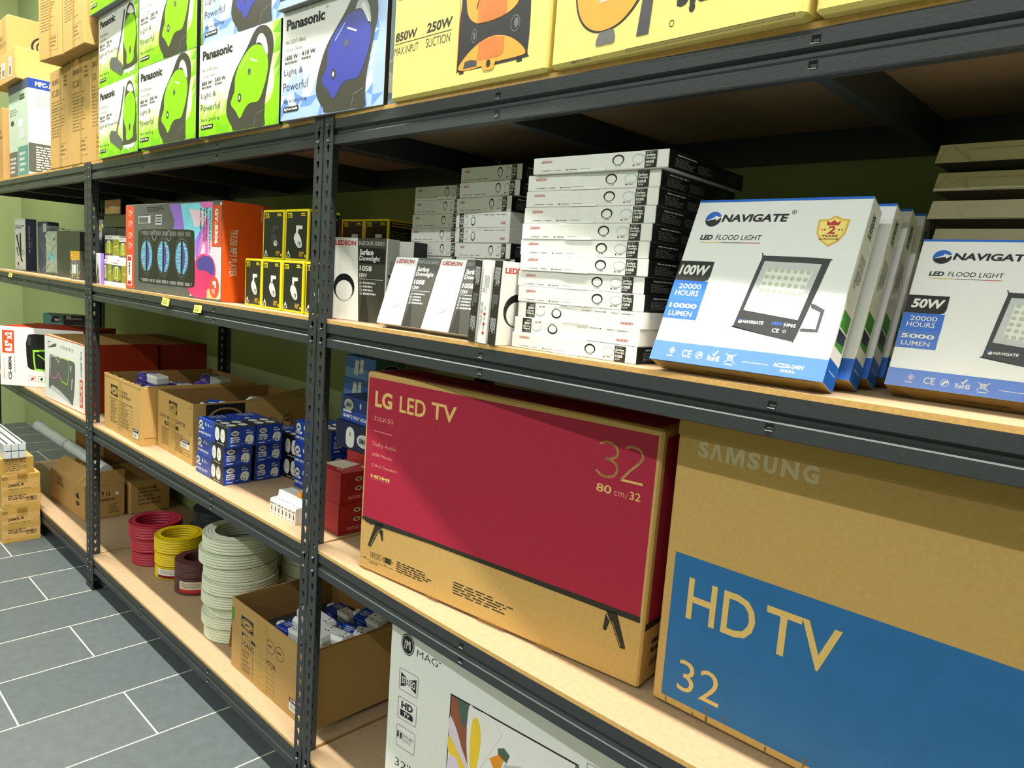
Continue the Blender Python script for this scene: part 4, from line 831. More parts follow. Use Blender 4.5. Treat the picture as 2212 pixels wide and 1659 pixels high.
def ts_art(white=True):
    def art(F):
        f = F['F']; f.r(.05, .045, .935, .955, 'black', 1)
        f.t('TS', .085, .855, .30, .93, 'yellow', 2, .03); f.r(.085, .835, .31, .845, 'yellow', 2); f.g(.68, .895, .90, .925, 1, 'yellow', 2, 3, .9); f.p([(.67, .87), (.89, .87), (.87, .885), (.67, .885)], 'yellow', 2)
        n = 'plug' if white else 'dgrey'
        f.p([(.475, .685), (.745, .68), (.745, .615), (.58, .61), (.56, .53), (.49, .52), (.475, .60)], n, 2)
        f.p(spl([(.39, .44), (.44, .525), (.54, .545), (.66, .47), (.73, .36), (.735, .28), (.64, .25), (.54, .28), (.45, .35)], 5), n, 2); f.e(.62, .33, .085, .058, 'lgrey' if white else 'plug', 3); f.e(.63, .335, .05, .035, 'mgrey', 4); f.e(.61, .325, .03, .02, 'white', 5)
        f.p([(.085, .06), (.235, .06), (.25, .10), (.17, .20), (.09, .10)], 'white', 2); f.e(.165, .10, .06, .032, 'black', 3); f.g(.12, .09, .21, .11, 1, 'white', 4, 3)
        f.g(.63, .08, .86, .18, 4, 'gold', 2, 6, .5); f.e(.89, .10, .03, .028, 'yellow', 2)
        r = F['R']; r.r(.05, .045, .98, .955, 'black', 1); r.g(.12, .82, .95, .93, 2, 'gold', 2, 5, .5); r.g(.12, .5, .95, .75, 6, 'olive', 2, 7, .3)
        for k, c in enumerate(('navy', 'blue_box', 'green', 'lime', 'yellow', 'orange', 'red_ink')): r.r(.35, .50 - k * .05, .55 + k * .03, .535 - k * .05, c, 2)
        F['T'].r(.03, .03, .97, .97, 'black', 1)
    return art
TW, TD, TH = .1165, .10, .1415
tsw = carton('track_light_box', TW, TD, TH - .0004, 'yellow', ts_art(), .0015); tsb = carton('track_light_box', TW, TD, TH - .0004, 'yellow', ts_art(False), .0015)
TG = 'black and yellow spotlight cartons'
TS = [(-.507, .054, 0, -.06, 'black and yellow spotlight carton, lower row, farthest from the post'), (-.383, .045, 0, -.030, 'black and yellow spotlight carton, lower row, second from the left'), (-.262, .044, 0, -.028, 'black and yellow spotlight carton, lower row, third from the left'), (-.1405, .044, 0, -.02, 'black and yellow spotlight carton, lower row, half hidden by the post'),
      (-.414, .060, 1, .03, 'black and yellow spotlight carton, upper row, picturing a black lamp'), (-.285, .060, 1, .04, 'black and yellow spotlight carton, upper row, picturing a white lamp'),
      (-.373, .300, 0, .02, 'black and yellow spotlight carton, lower left of four behind the post'), (-.250, .300, 0, .02, 'black and yellow spotlight carton, lower right of four behind the post'), (-.373, .300, 1, .02, 'black and yellow spotlight carton, upper left of four behind the post'), (-.250, .300, 1, .02, 'black and yellow spotlight carton, upper right of four behind the post')]
for i, (x, y, k, a, lb) in enumerate(TS):
    if i == 4: o = tsb
    elif i == 0: o = tsw
    else: o = tsw.copy(); COL.objects.link(o)
    o.matrix_world = pose(x, y, ZM + k * TH, a) if i != 5 else pose(x, y, ZM + k * TH, a); tag(o, lb, 'box', TG)
# small lamp packs left of the speaker carton
def lamp_pack(seed, w):
    def art(F):
        f = F['F']; f.r(0, .84, 1, 1, 'white', 1); f.r(0, 0, 1, .16, 'white', 1); f.r(0, .16, .55, .84, 'navy_grey', 1); f.r(.55, .16, 1, .84, 'olive', 1)
        f.p(spl([(.05, .20), (.18, .24), (.3, .2), (.42, .24), (.52, .3), (.5, .6), (.38, .78), (.1, .74), (.03, .4)], 3), 'olive', 2); f.p([(.20, .3), (.36, .3), (.36, .78), (.20, .78)], 'lime_pale', 3); f.p([(.24, .34), (.32, .34), (.32, .72), (.24, .72)], 'olive', 4); f.line((.22, .3), (.34, .2), .003, 'gold', 3)
        f.g(.08, .88, .5, .94, 1, 'grey', 2, seed); f.line((.62, .5), (.95, .58), .004, 'gold_lt', 3); f.line((.7, .52), (.9, .38), .003, 'gold_lt', 3)
    return art
for i, (x, y, z, w, h, lb) in enumerate(((-1.718, .030, 0, .105, .104, 'small white and olive lamp pack, lower left of four'), (-1.610, .030, 0, .200, .100, 'wider white and olive lamp pack, lower right, next to the speaker carton'), (-1.755, .050, .1045, .170, .098, 'white and violet lamp pack, upper left of four'), (-1.580, .048, .1005, .160, .092, 'white and olive lamp pack, upper right, next to the speaker carton'))):
    o = carton('lamp_box', w, .07, h - .0005, 'white', lamp_pack(i, w), .004); o.matrix_world = pose(x, y, ZM + z); tag(o, lb, 'box', 'small lamp packs by the rack post')
def photo_art(F):
    f = F['F']; f.r(.02, .02, .98, .98, 'white', 1); f.p([(.02, .02), (.75, .02), (.45, .72), (.02, .2)], 'mgrey', 2); f.p([(.55, .55), (.68, .5), (.9, .05), (.7, .05)], 'peach', 2); f.line((.3, .05), (.6, .35), .003, 'lgrey', 3); f.line((.35, .05), (.32, .3), .003, 'peach', 3); F['R'].r(0, 0, 1, 1, 'violet', 1)
o = carton('picture_box', .056, .012, .127, 'white', photo_art, .001); o.matrix_world = pose(-1.756, .016, ZM); tag(o, 'thin white carton with a photo print next to the left rack post', 'box')
# ------------------------------------------------------------------ left bay, middle shelf
def plain(name, w, d, h, n, x, y, z, yaw, lab, cat='box', art=None, group=None, mats=None, bev=.0015):
    o = carton(name, w, d, h, n, art, bev, mats); o.matrix_world = pose(x, y, z, yaw); tag(o, lab, cat, group); return o
plain('dark_box', .200, .14, .250, 'dgrey', -2.286, .2, ZM, 0, 'plain dark grey carton, left of two under the black box')
plain('dark_box', .200, .14, .248, 'dgrey', -2.080, .2, ZM, 0, 'plain dark grey carton, right of two under the black box')
plain('black_box', .330, .13, .058, 'black', -2.255, .2, ZM + .2508, 0, 'flat black box with a small red mark lying on two grey cartons', art=lambda F: F['F'].t('W', .27, .25, .33, .6, 'red_ink', 1, .05))
def tan_art(F): f = F['F']; f.r(.03, .05, .97, .95, 'tan', 1); f.p([(.05, .4), (.5, .6), (.95, .5), (.95, .1), (.05, .1)], 'peach', 1.5); f.g(.45, .4, .9, .55, 1, 'white', 2, 3, .9); f.g(.1, .75, .5, .85, 2, 'gold', 2, 4)
plain('display_box', .205, .10, .072, 'black', -2.262, .205, ZM + .3092, .02, 'copper coloured printed box lying on top of the flat black box', art=tan_art)
def bulb_art(F): f = F['F']; f.r(.05, .02, .95, .70, 'lgrey', 1); f.e(.5, .86, .3, .08, 'olive', 1); f.e(.5, .86, .2, .05, 'gold_lt', 2)
plain('bulb_box', .080, .06, .29, 'white', -2.385, .21, ZM, 0, 'tall narrow white carton with a bulb picture beside the grey cartons', art=bulb_art)
plain('red_box', .060, .05, .165, 'red_card', -1.968, .12, ZM, 0, 'narrow red carton standing behind the white lamp packs')
def mic_art(F):
    f = F['F']; f.frame(.03, .02, .97, .98, .001, 'grey', 1); f.t('SIAROX VIBE', .08, .845, .92, .875, 'ink', 1, .03); f.g(.08, .81, .9, .83, 1, 'ink', 1, 3, .9)
    f.p([(.46, .72), (.60, .72), (.62, .5), (.64, .18), (.56, .17), (.48, .5)], 'ink', 1); f.p([(.12, .68), (.26, .69), (.62, .25), (.76, .18), (.70, .16), (.56, .22)], 'ink', 1.5); f.p([(.12, .44), (.22, .45), (.38, .28), (.30, .27)], 'dgrey', 1); f.ring(.80, .35, .1, .05, .8, 'ink', 1, 20); f.p([(.24, .14), (.32, .16), (.38, .12), (.32, .08), (.24, .10)], 'ink', 1); f.g(.2, .04, .5, .06, 1, 'grey', 1, 4)
    r = F['R']; r.g(.3, .12, .46, .86, 2, 'lgrey', 1, 8, .45, True); r.t('MICROPHONE', .3, .4, .44, .86, 'lgrey', 1, .02, 0, 90) if False else None; r.g(.55, .4, .72, .62, 1, 'grey', 1, 9, .3, True)
plain('microphone_box', .170, .058, .296, 'white', -3.548, .115, ZM, .087, 'white microphone carton with navy side, leftmost on the middle shelf', art=mic_art, mats={'R': 'navy_grey'})
plain('navy_box', .16, .06, .285, 'navy_grey', -3.35, .185, ZM, .05, 'plain navy carton behind the clear plastic bag', art=lambda F: F['F'].r(.6, .8, .95, .96, 'lgrey', 1))
def crumple(w, d, h, n, seed, amp, sub=10, taper=.06):
    """crinkled film bag: a box-like shell with folded, noisy sides"""
    R = random.Random(seed); bm = bmesh.new(); bmesh.ops.create_cube(bm, size=1); bmesh.ops.subdivide_edges(bm, edges=bm.edges[:], cuts=sub, use_grid_fill=True)
    for v in bm.verts:
        t = v.co.z + .5; k = 1 - taper * t; x, y = v.co.x * w * k, v.co.y * d * k
        j = amp * (1.6 if t > .85 else 1.0) * (0 if t < .02 else 1)
        v.co = (w / 2 + x + R.uniform(-j, j), d / 2 + y + R.uniform(-j, j), max(0, t * h + (R.uniform(-j, j) if t > .05 else 0)))
    mb = MB(); bm.verts.ensure_lookup_table(); mb.mesh([v.co[:] for v in bm.verts], [[v.index for v in f.verts] for f in bm.faces], n); bm.free(); return mb
film_mat(); M_F = film_mat()
mb = crumple(.235, .10, .245, 'clear_film', 3, .007); o = mb.make('plastic_bag'); o.matrix_world = pose(-2.925, .080, ZM); tag(o, 'clear plastic bag of white cables beside the black carton in film', 'bag')
def cables(mb):
    R = random.Random(4)
    for k in range(9): mb.tube([(.05 + .13 * math.sin(k + t * .9) * .6 + .07, .05 + .02 * math.cos(k * 2 + t), .01 + .024 * t) for t in range(9)], .005, 'white_wire' if k % 3 else 'cyan', 6)
    mb.box(.02, .035, .002, .21, .065, .225, 'sage', .01)
part('white_cables', o, cables)
o = plain('black_box', .30, .085, .222, 'black', -2.545, .075, ZM, .06, 'black carton wrapped in crinkled film next to the lantern carton')
mb = crumple(.325, .098, .230, 'clear_film', 8, .0035, 12, .0); fo = mb.make('film_wrap', o); fo.location = (-.012, -.006, 0); fo['label'] = 'crinkled clear film'
def second(mb): mb.box(.0, 0, 0, .205, .11, .300, 'black', .004); mb.box(.06, -.0012, .215, .15, -.0004, .295, 'label_white')
o = part('black_box', None, second); o.matrix_world = pose(-2.62, .225, ZM, .02); tag(o, 'taller black carton with a white label in a film bag behind', 'box')
mb = crumple(.230, .13, .325, 'clear_film', 12, .005, 12, .02); fo = mb.make('film_wrap', o); fo.location = (-.012, -.010, 0); fo['label'] = 'crinkled clear film'
def lan_art(F):
    f = F['F']; f.r(0, 0, 1, 1, 'mgrey', 1); f.r(.01, .68, .99, .995, 'brass', 2); f.g(.08, .79, .35, .84, 1, 'gold_lt', 3, 3); f.g(.55, .79, .95, .82, 1, 'gold_lt', 3, 4); f.r(.15, .20, .62, .52, 'sage', 3); f.r(.18, .22, .36, .50, 'lgrey', 4); f.r(.42, .22, .55, .50, 'white', 4); f.r(.72, .20, .80, .56, 'sage', 3)
    f.ring(.38, .52, .20, .20, .86, 'label_white', 3, 20, 0, 0, 0, 180); f.ring(.5, .32, .55, .18, .95, 'gold_lt', 3, 24, 0, 0, 180, 360); f.g(.7, .04, .95, .09, 1, 'gold_lt', 3, 5); f.e(.2, .11, .05, .03, 'label_white', 3); f.t('LED', .08, .03, .3, .06, 'label_white', 3)
plain('lantern_box', .097, .06, .130, 'mgrey', -2.214, .045, ZM, .12, 'grey and amber lantern carton beside the left rack post', art=lan_art)
plain('white_tag', .040, .004, .150, 'white', -2.17, .125, ZM, 0, 'small white card standing behind the lantern carton', 'card')
# sticky notes on the beams
def note(x, z, w, h, rot, lab, seed):
    mb = MB(); R = random.Random(seed)
    g = lambda a, b: (a * w - w / 2, -.0006 - .004 * (1 - b) ** 2, b * h - h / 2)
    for i in range(4):
        for j in range(4): mb.poly([g(i / 4, j / 4), g((i + 1) / 4, j / 4), g((i + 1) / 4, (j + 1) / 4), g(i / 4, (j + 1) / 4)], 'note')
    o = mb.make('sticky_note'); o.matrix_world = Matrix.Translation((x, .0010, z)) @ Matrix.Rotation(rot, 4, 'Y')
    def ink(m):
        for k in range(2):
            p = [(-.35 * w + .7 * w * t / 12, -.0052 + .002 * k, (.18 - .28 * k) * h + R.uniform(-.09, .09) * h) for t in range(13)]; m.tube(p[: 13 - 3 * k], .0006, 'ink', 5)
    part('pen_writing', o, ink); tag(o, lab, 'note', 'yellow notes stuck on the shelf beams')
note(-.975, 1.3215, .062, .026, .06, 'yellow note stuck on the middle beam below the speaker picture', 3)
note(-.714, 1.316, .058, .024, -.04, 'yellow note stuck on the middle beam, nearer the tall post', 4)
note(-3.115, 1.3235, .080, .022, .0, 'yellow note stuck on the beam below the microphone carton', 5)

# ------------------------------------------------------------------ left bay, third shelf
Z3 = LV[1] + .0004
def cs1(F):
    f = F['F']
    f.r(.029, .55, .172, .935, 'orange_red', 1); f.t('8.5" x2', .060, .575, .150, .905, 'white', 2, .05, 0, 90)
    f.t('CS-8806', .098, .10, .138, .50, 'ink', 1, .03, 0, 90); f.t('IMMERSIVE FOR YOU', .042, .11, .056, .46, 'orange_red', 1, .0, 0, 90); f.g(.172, .10, .182, .50, 1, 'grey', 1, 4, .8, True)
    f.p([(.312, .735), (.34, .88), (.40, .90), (.75, .90), (.78, .30), (.42, .29), (.363, .30), (.33, .34), (.318, .5)], 'black', 1); f.p([(.325, .72), (.35, .86), (.38, .84), (.37, .70)], 'dgrey', 2)
    f.p(spl([(.397, .60), (.42, .63), (.75, .64), (.75, .29), (.44, .285), (.415, .30), (.40, .45)], 4), 'lime_led', 2); f.p(spl([(.415, .58), (.44, .60), (.73, .61), (.73, .32), (.46, .315), (.43, .33), (.42, .45)], 4), 'black', 3); f.p([(.445, .55), (.46, .56), (.58, .46), (.57, .43)], 'lime_led', 4)
    for u in (.342, .453): f.frame(u, .095, u + .086, .187, .0014, 'ink', 1); f.e(u + .043, .14, .016, .022, 'orange_red' if u < .4 else 'ink', 2)
    f.p([(.36, .11), (.385, .11), (.42, .165), (.41, .17)], 'orange_red', 2)
o = carton('speaker_box', .452, .30, .314, 'white', cs1, .002, {'T': 'rust', 'R': 'rust', 'B': 'rust', 'L': 'rust'}); o.matrix_world = pose(-2.977, -.084, Z3, .733); tag(o, 'white speaker carton set at an angle, overhanging the left shelf edge', 'speaker box', 'white speaker cartons')
def cs2(F):
    f = F['F']
    f.p(spl([(.148, .70), (.30, .705), (.60, .71), (.76, .70), (.785, .62), (.77, .35), (.735, .12), (.716, .06), (.60, .085), (.40, .14), (.20, .18), (.12, .17), (.105, .25), (.125, .5)], 5), 'mgrey', 1)
    G = spl([(.165, .66), (.19, .69), (.30, .69), (.345, .635), (.39, .65), (.42, .70), (.60, .705), (.638, .66), (.625, .50), (.60, .36), (.575, .335), (.46, .355), (.41, .40), (.375, .46), (.33, .42), (.30, .375), (.20, .355), (.165, .38), (.16, .5)], 4)
    for i, (a, b) in enumerate(zip(G, G[1:] + G[:1])): f.line(a, b, .005, 'lime_led' if a[0] > .45 else ('pink' if a[1] < .5 else 'label_white'), 2)
    f.p([(.13, .18), (.35, .14), (.7, .07), (.62, .115), (.4, .20), (.2, .24)], 'lgrey', 2); f.p([(.665, .55), (.69, .55), (.70, .64), (.675, .64)], 'lgrey', 2); f.p([(.69, .28), (.70, .28), (.73, .46), (.70, .44)], 'lgrey', 2)
    f.r(.0, .0, 1, .012, 'orange_red', 1); f.r(0, .985, 1, 1, 'orange_red', 1)
    f.line((.10, .93), (.10, .81), .006, 'mgrey', 1); f.line((.10, .81), (.30, .86), .005, 'mgrey', 1); f.p([(.12, .82), (.25, .89), (.32, .90), (.32, .86)], 'mgrey', 1); f.line((.11, .90), (.18, .905), .004, 'mgrey', 1)
    for k in range(5): f.frame(.42 + k * .068, .845, .475 + k * .068, .895, .001, 'grey', 1); f.e(.447 + k * .068, .87, .012, .012, 'mgrey', 1)
    f.t('CS-8807', .915, .51, .945, .895, 'mgrey', 1, .03, 0, -90); f.r(.892, .08, .962, .485, 'orange_red', 1); f.t('8.5"x2', .908, .11, .948, .455, 'white', 2, .05, 0, -90)
o = carton('speaker_box', .531, .325, .316, 'rust', cs2, .002, {'F': 'white', 'T': 'kraft_dark'}); o.matrix_world = pose(-2.516, .010, Z3, .046); tag(o, 'white speaker carton at the shelf front by the left post, grey speaker picture', 'speaker box', 'white speaker cartons')
tape(o, [((.50, .0, .3162), (.03, 0, 0), (0, .325, 0))])
plain('speaker_box', .53, .225, .312, 'rust', -2.545, .350, Z3, .046, 'rust red carton behind the carton with the grey speaker picture', 'speaker box', None, 'white speaker cartons', {'T': 'kraft_dark'})
def mich(F):
    f = F['F']; f.r(0, 0, .42, 1, 'teal', 1); f.r(.42, 0, 1, .96, 'black', 1.2); f.p(spl([(.16, .2), (.2, .7), (.3, .75), (.38, .4), (.3, .2)], 4), 'black', 2); f.r(.24, .35, .36, .55, 'lgrey', 3)
    f.t('M', .48, .48, .56, .92, 'lgrey', 2, .03); f.t('icrophone', .565, .48, .78, .74, 'lgrey', 2, .01); f.t('HOLDER', .48, .12, .86, .32, 'mgrey', 2)
plain('microphone_box', .265, .055, .060, 'sage', -3.135, .155, Z3 + .3146, .83, 'small dark microphone carton lying on the angled white speaker carton', art=mich)

# ------------------------------------------------------------------ middle bay, third shelf: open cartons
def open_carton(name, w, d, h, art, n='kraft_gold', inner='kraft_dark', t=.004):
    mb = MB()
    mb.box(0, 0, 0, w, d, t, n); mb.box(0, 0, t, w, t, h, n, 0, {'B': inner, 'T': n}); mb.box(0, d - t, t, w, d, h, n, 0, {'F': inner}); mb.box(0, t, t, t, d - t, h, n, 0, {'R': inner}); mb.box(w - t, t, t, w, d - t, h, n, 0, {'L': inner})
    if art: art(faces(mb, w, d, h))
    return mb.make(name)
def lmx(f, u0, v0, u1, v1):
    f.p([(u0, v0 + .02), (u1, v0), (u1, v1), (u0, v1)], 'ink', 1); c, m, a, b = (u0 + u1) / 2, (v0 + v1) / 2, (u1 - u0) * .48, (v1 - v0) * .36
    f.e(c, m, a, b, 'kraft_gold', 2); f.e(c, m, a * .90, b * .88, 'ink', 3); f.e(c, m, a * .80, b * .76, 'kraft_gold', 4); f.t('LMX', c - a * .55, m - b * .35, c + a * .55, m + b * .35, 'ink', 5, .01)
def table(f, u0, v0, u1, v1, rows, seed=2):
    f.frame(u0, v0, u1, v1, .001, 'kraft_ink', 1)
    for k in range(1, rows): v = v0 + (v1 - v0) * k / rows; f.r(u0, v, u1, v + .005, 'kraft_ink', 1)
    m = u0 + (u1 - u0) * .36; f.r(m, v0, m + .004, v1, 'kraft_ink', 1)
    for k in range(rows): v = v0 + (v1 - v0) * (k + .3) / rows; f.g(u0 + .02, v, m - .02, v + (v1 - v0) / rows * .42, 1, 'kraft_ink', 1, seed + k, 1); f.g(m + .03, v, u1 - .1, v + (v1 - v0) / rows * .42, 1, 'kraft_ink', 1, seed + k + 20, 1)
def c1a(F):
    f = F['F']; lmx(f, .19, .64, .40, .84); f.g(.42, .66, .75, .80, 2, 'kraft_ink', 1, 4, .7); f.r(.17, .59, .80, .60, 'ink', 1); table(f, .17, .16, .80, .57, 7)
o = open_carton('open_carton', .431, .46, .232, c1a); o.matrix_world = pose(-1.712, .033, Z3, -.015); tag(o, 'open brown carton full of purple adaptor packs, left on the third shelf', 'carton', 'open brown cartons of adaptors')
part('top_flap', o, lambda mb: (mb.poly([(-.002, .02, .228), (-.002, .44, .228), (-.045, .44, .02), (-.045, .02, .02)], 'kraft'), mb.poly([(-.0055, .02, .228), (-.0055, .44, .228), (-.0485, .44, .02), (-.0485, .02, .02)][::-1], 'kraft_dark')))
part('side_flap', o, lambda mb: mb.box(.4312, .012, .03, .4338, .45, .228, 'kraft_gold', .001))
def edge(mb):
    R = random.Random(3); P = [(i / 16) for i in range(17)]
    for i in range(16): a, b = P[i] * .431, P[i + 1] * .431; za, zb = .232 + R.uniform(-.006, .010), .232 + R.uniform(-.006, .010); mb.poly([(a, -.0008, .222), (b, -.0008, .222), (b, -.0008, zb), (a, -.0008, za)], 'kraft_gold')
part('torn_edge', o, edge); sticker(o, (.352, 0, .022), (.055, 0, 0), (0, 0, .036), price_art)
tape(o, [((.17, 0, .02), (.05, 0, 0), (0, 0, .20))])
C1 = o
def c2a(F):
    f = F['F']; lmx(f, .335, .70, .57, .90); f.t('2 WAY MULTI ADAPTOR', .065, .555, .80, .625, 'ink', 1, .0); f.r(.21, .45, .615, .515, 'ink', 1); f.g(.25, .47, .58, .50, 1, 'kraft_gold', 2, 3, .9); table(f, .115, .10, .905, .41, 7, 9)
    for v in (.90, .46, .12): f.line((.90, v), (.93, v + .05), .002, 'ink', 1); f.line((.94, v), (.97, v + .05), .002, 'ink', 1)
    r = F['R']; r.r(.10, .72, .42, .98, 'ink', 1); r.ring(.26, .72, .15, .20, .86, 'kraft', 2, 24, 0, 0, 0, 180); r.ring(.80, .62, .05, .11, .88, 'ink', 1, 24); r.ring(.66, .6, .04, .1, .88, 'kraft_ink', 1, 24); r.g(.77, .6, .83, .64, 1, 'ink', 1, 3, .9)
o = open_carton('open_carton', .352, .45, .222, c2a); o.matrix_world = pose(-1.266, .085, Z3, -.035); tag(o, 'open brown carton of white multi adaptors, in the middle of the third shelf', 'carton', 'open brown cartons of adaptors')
part('side_flap', o, lambda mb: mb.poly([(.3525, .02, .222), (.3525, .43, .222), (.352, .43, .262), (.352, .18, .226)], 'kraft')); sticker(o, (.241, 0, .05), (.082, 0, 0), (0, 0, .03), price_art); tape(o, [((.12, 0, .005), (.07, 0, 0), (0, 0, .18))])
def adaptor_pack(col, w=.085, l=.16, sockets=3):
    """blister card with a multi-way adaptor and its plug"""
    mb = MB(); mb.box(0, 0, 0, l, w, .003, col, .0008); o = mb.make('adaptor_pack')
    def sleeve(m): m.box(.004, .006, .0032, l * .52, w - .006, .036, col, .004); Face(m, (.004, .006, .0032), (l * .52 - .004, 0, 0), (0, 0, .033)).g(.3, .35, .8, .6, 2, 'lgrey', 1, 3); Face(m, (.004, .006, .036), (l * .52 - .004, 0, 0), (0, w - .012, 0)).g(.2, .3, .8, .7, 3, 'lgrey', 1, 5)
    part('sleeve', o, sleeve)
    def body(m):
        m.box(l * .40, .012, .0035, l - .004, w - .012, .040, 'plug', .007)
        for k in range(sockets):
            x = l * .46 + (l * .5) * (k + .5) / sockets
            for a, b in ((0, .010), (-.006, -.008), (.006, -.008)): m.box(x + a - .002, w / 2 + b - .003, .0400, x + a + .002, w / 2 + b + .003, .0404, 'dgrey')
    part('adaptor_body', o, body)
    part('plug', o, lambda m: (m.box(-.020, w * .3, .0035, .002, w * .7, .034, 'plug', .006), m.box(-.026, w * .45, .014, -.0195, w * .55, .018, 'brass')))
    return o
ap = adaptor_pack('purple')
AG = 'adaptor packs lying in the open cartons'
def place(o, base, x, y, z, rz, rx=0, ry=0): o.matrix_world = base @ Matrix.Translation((x, y, z)) @ Matrix.Rotation(rz, 4, 'Z') @ Matrix.Rotation(rx, 4, 'X') @ Matrix.Rotation(ry, 4, 'Y')
b1 = C1.matrix_world.copy(); k = 0
for x, y, z, rz, rx, ry, lb in ((.15, .07, .212, .1, .0, .02, 'purple adaptor pack, topmost, sticking out of the left open carton'), (.20, .05, .170, .05, 0, .0, 'purple adaptor pack directly under the topmost one'), (.19, .17, .170, .2, 0, .02, 'purple adaptor pack beside the topmost ones in the left carton'),
                              (.16, .30, .165, .05, 0, 0, 'purple adaptor pack toward the back of the left open carton'), (.22, .30, .205, .1, 0, .05, 'purple adaptor pack topmost at the back of the left open carton'), (.10, .10, .150, 1.5, 0, 0, 'purple adaptor pack at the left wall of the left open carton')):
    o = ap if k == 0 else dup(ap, Matrix()); k += 1; place(o, b1, x, y, z, rz, rx, ry); tag(o, lb, 'adaptor', AG)
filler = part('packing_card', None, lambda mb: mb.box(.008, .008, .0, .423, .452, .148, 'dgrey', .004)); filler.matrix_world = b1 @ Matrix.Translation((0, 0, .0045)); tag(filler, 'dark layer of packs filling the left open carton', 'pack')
b2 = bpy.data.objects['open_carton.001'].matrix_world.copy()
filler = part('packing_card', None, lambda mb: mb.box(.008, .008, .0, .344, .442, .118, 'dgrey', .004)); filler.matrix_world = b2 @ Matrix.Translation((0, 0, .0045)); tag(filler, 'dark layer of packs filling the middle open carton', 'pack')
ab = adaptor_pack('blue_box', .075, .13, 2)
for i, (x, y, z, rz, rx, ry, lb) in enumerate(((.06, .05, .128, .25, 0, -.10, 'blue adaptor pack at the front of the middle open carton'), (.17, .10, .136, .7, .55, 0, 'blue adaptor pack tilted up in the middle open carton'), (.16, .29, .126, 1.0, 0, 0, 'blue adaptor pack flat at the back of the middle open carton'))):
    o = ab if i == 0 else dup(ab, Matrix()); place(o, b2, x, y, z, rz, rx, ry); tag(o, lb, 'adaptor', AG)
def multi(mb):
    mb.box(0, 0, 0, .095, .045, .042, 'plug', .008); f = Face(mb, (0, 0, .042), (.095, 0, 0), (0, .045, 0))
    for u in (.2, .5, .8): f.r(u - .02, .62, u + .02, .78, 'dgrey', 1); f.r(u - .06, .3, u - .02, .38, 'dgrey', 1); f.r(u + .02, .3, u + .06, .38, 'dgrey', 1)
    f2 = Face(mb, (0, 0, 0), (.095, 0, 0), (0, 0, .042))
    for u in (.25, .7): f2.e(u - .05, .6, .02, .06, 'dgrey', 1); f2.e(u + .05, .6, .02, .06, 'dgrey', 1)
for i, (x, y, z, rz, rx, lb) in enumerate(((.20, .26, .150, .5, .35, 'loose white multi adaptor tilted in the middle open carton'), (.24, .37, .150, -.5, .3, 'second loose white adaptor near the back of the middle open carton'))):
    o = part('multi_adaptor', None, multi); place(o, b2, x, y, z + .012, rz, rx); tag(o, lb, 'adaptor')
# blue plug cartons
def oval(f, u, v, a, b, txt, l=2):
    f.r(u - a * 1.05, v - b * 1.1, u + a * 1.05, v + b * 1.1, 'navy', l - 1); f.e(u, v, a, b, 'white', l); f.e(u, v, a * .84, b * .80, 'lgrey', l + 1); f.t(txt, u - a * .62, v - b * .35, u + a * .62, v + b * .35, 'navy', l + 2, .05)
def plug_pic(f, u, v, s, t, l=2):
    f.p(spl([(u - s, v - t * .2), (u - s * .7, v + t * .7), (u, v + t), (u + s * .8, v + t * .8), (u + s, v + t * .1), (u + s * .7, v - t * .9), (u, v - t), (u - s * .7, v - t * .7)], 4), 'plug', l)
    f.r(u - s * .3, v - t * .1, u + s * .15, v + t * .45, 'label_white', l + 1); f.e(u - s * .5, v - t * .5, s * .16, t * .2, 'dgrey', l + 1); f.e(u + s * .1, v - t * .6, s * .16, t * .2, 'dgrey', l + 1)
def plug_art(ttl):
    def art(F):
        f = F['F']; f.p([(.57, 0), (.998, 0), (.998, .998), (.57, .998)], 'black', 1)
        oval(f, .095, .72, .065, .17, 'LEMAX', 2); f.e(.265, .75, .016, .10, 'white', 2); f.ring(.35, .75, .02, .08, .6, 'white', 2, 14); f.g(.37, .70, .52, .74, 1, 'white', 2, 4); f.r(.015, .44, .195, .54, 'white', 2); f.g(.03, .46, .18, .52, 1, 'navy', 3, 4, .9)
        f.t(ttl, .015, .20, .44, .32, 'white', 2, .02, -.0)
        for u in (.655, .835): f.p(spl([(u - .07, .35), (u - .06, .75), (u, .86), (u + .06, .75), (u + .068, .35), (u, .18)], 4), 'plug', 2); f.r(u - .02, .45, u + .015, .6, 'label_white', 3)
        f.g(.66, .05, .90, .10, 1, 'white', 2, 6)
        r = F['R']; oval(r, .255, .71, .14, .13, 'LEMAX', 2); r.g(.66, .80, .85, .84, 1, 'white', 2, 3, .9); r.t('PA-160', .66, .66, .88, .75, 'white', 2, .04); r.r(.10, .47, .40, .53, 'white', 2); r.t('13A FUSED', .10, .36, .43, .44, 'white', 2, .04); r.t('PLUG TOP', .10, .25, .40, .33, 'white', 2, .04); r.g(.11, .09, .42, .14, 1, 'white', 2, 7, .9); r.line((.42, .17), (.70, .20), .0008, 'lgrey', 2); plug_pic(r, .77, .36, .155, .24)
        t = F['T']; t.r(.5, 0, 1, 1, 'dgrey', 1)
        for u in (.62, .82): t.e(u, .3, .08, .16, 'plug', 2); t.e(u, .72, .08, .16, 'plug', 2)
        t.e(.42, .3, .04, .1, 'white', 2); t.g(.05, .2, .32, .8, 4, 'lgrey', 2, 8, .4)
    return art
PW, PD, PH2 = .222, .094, .0665
pb = carton('plug_box', PW, PD, PH2 - .0004, 'blue_box', plug_art('13A FUSED PLUG TOP'), .001)
PG = 'blue plug cartons stacked at the shelf front'
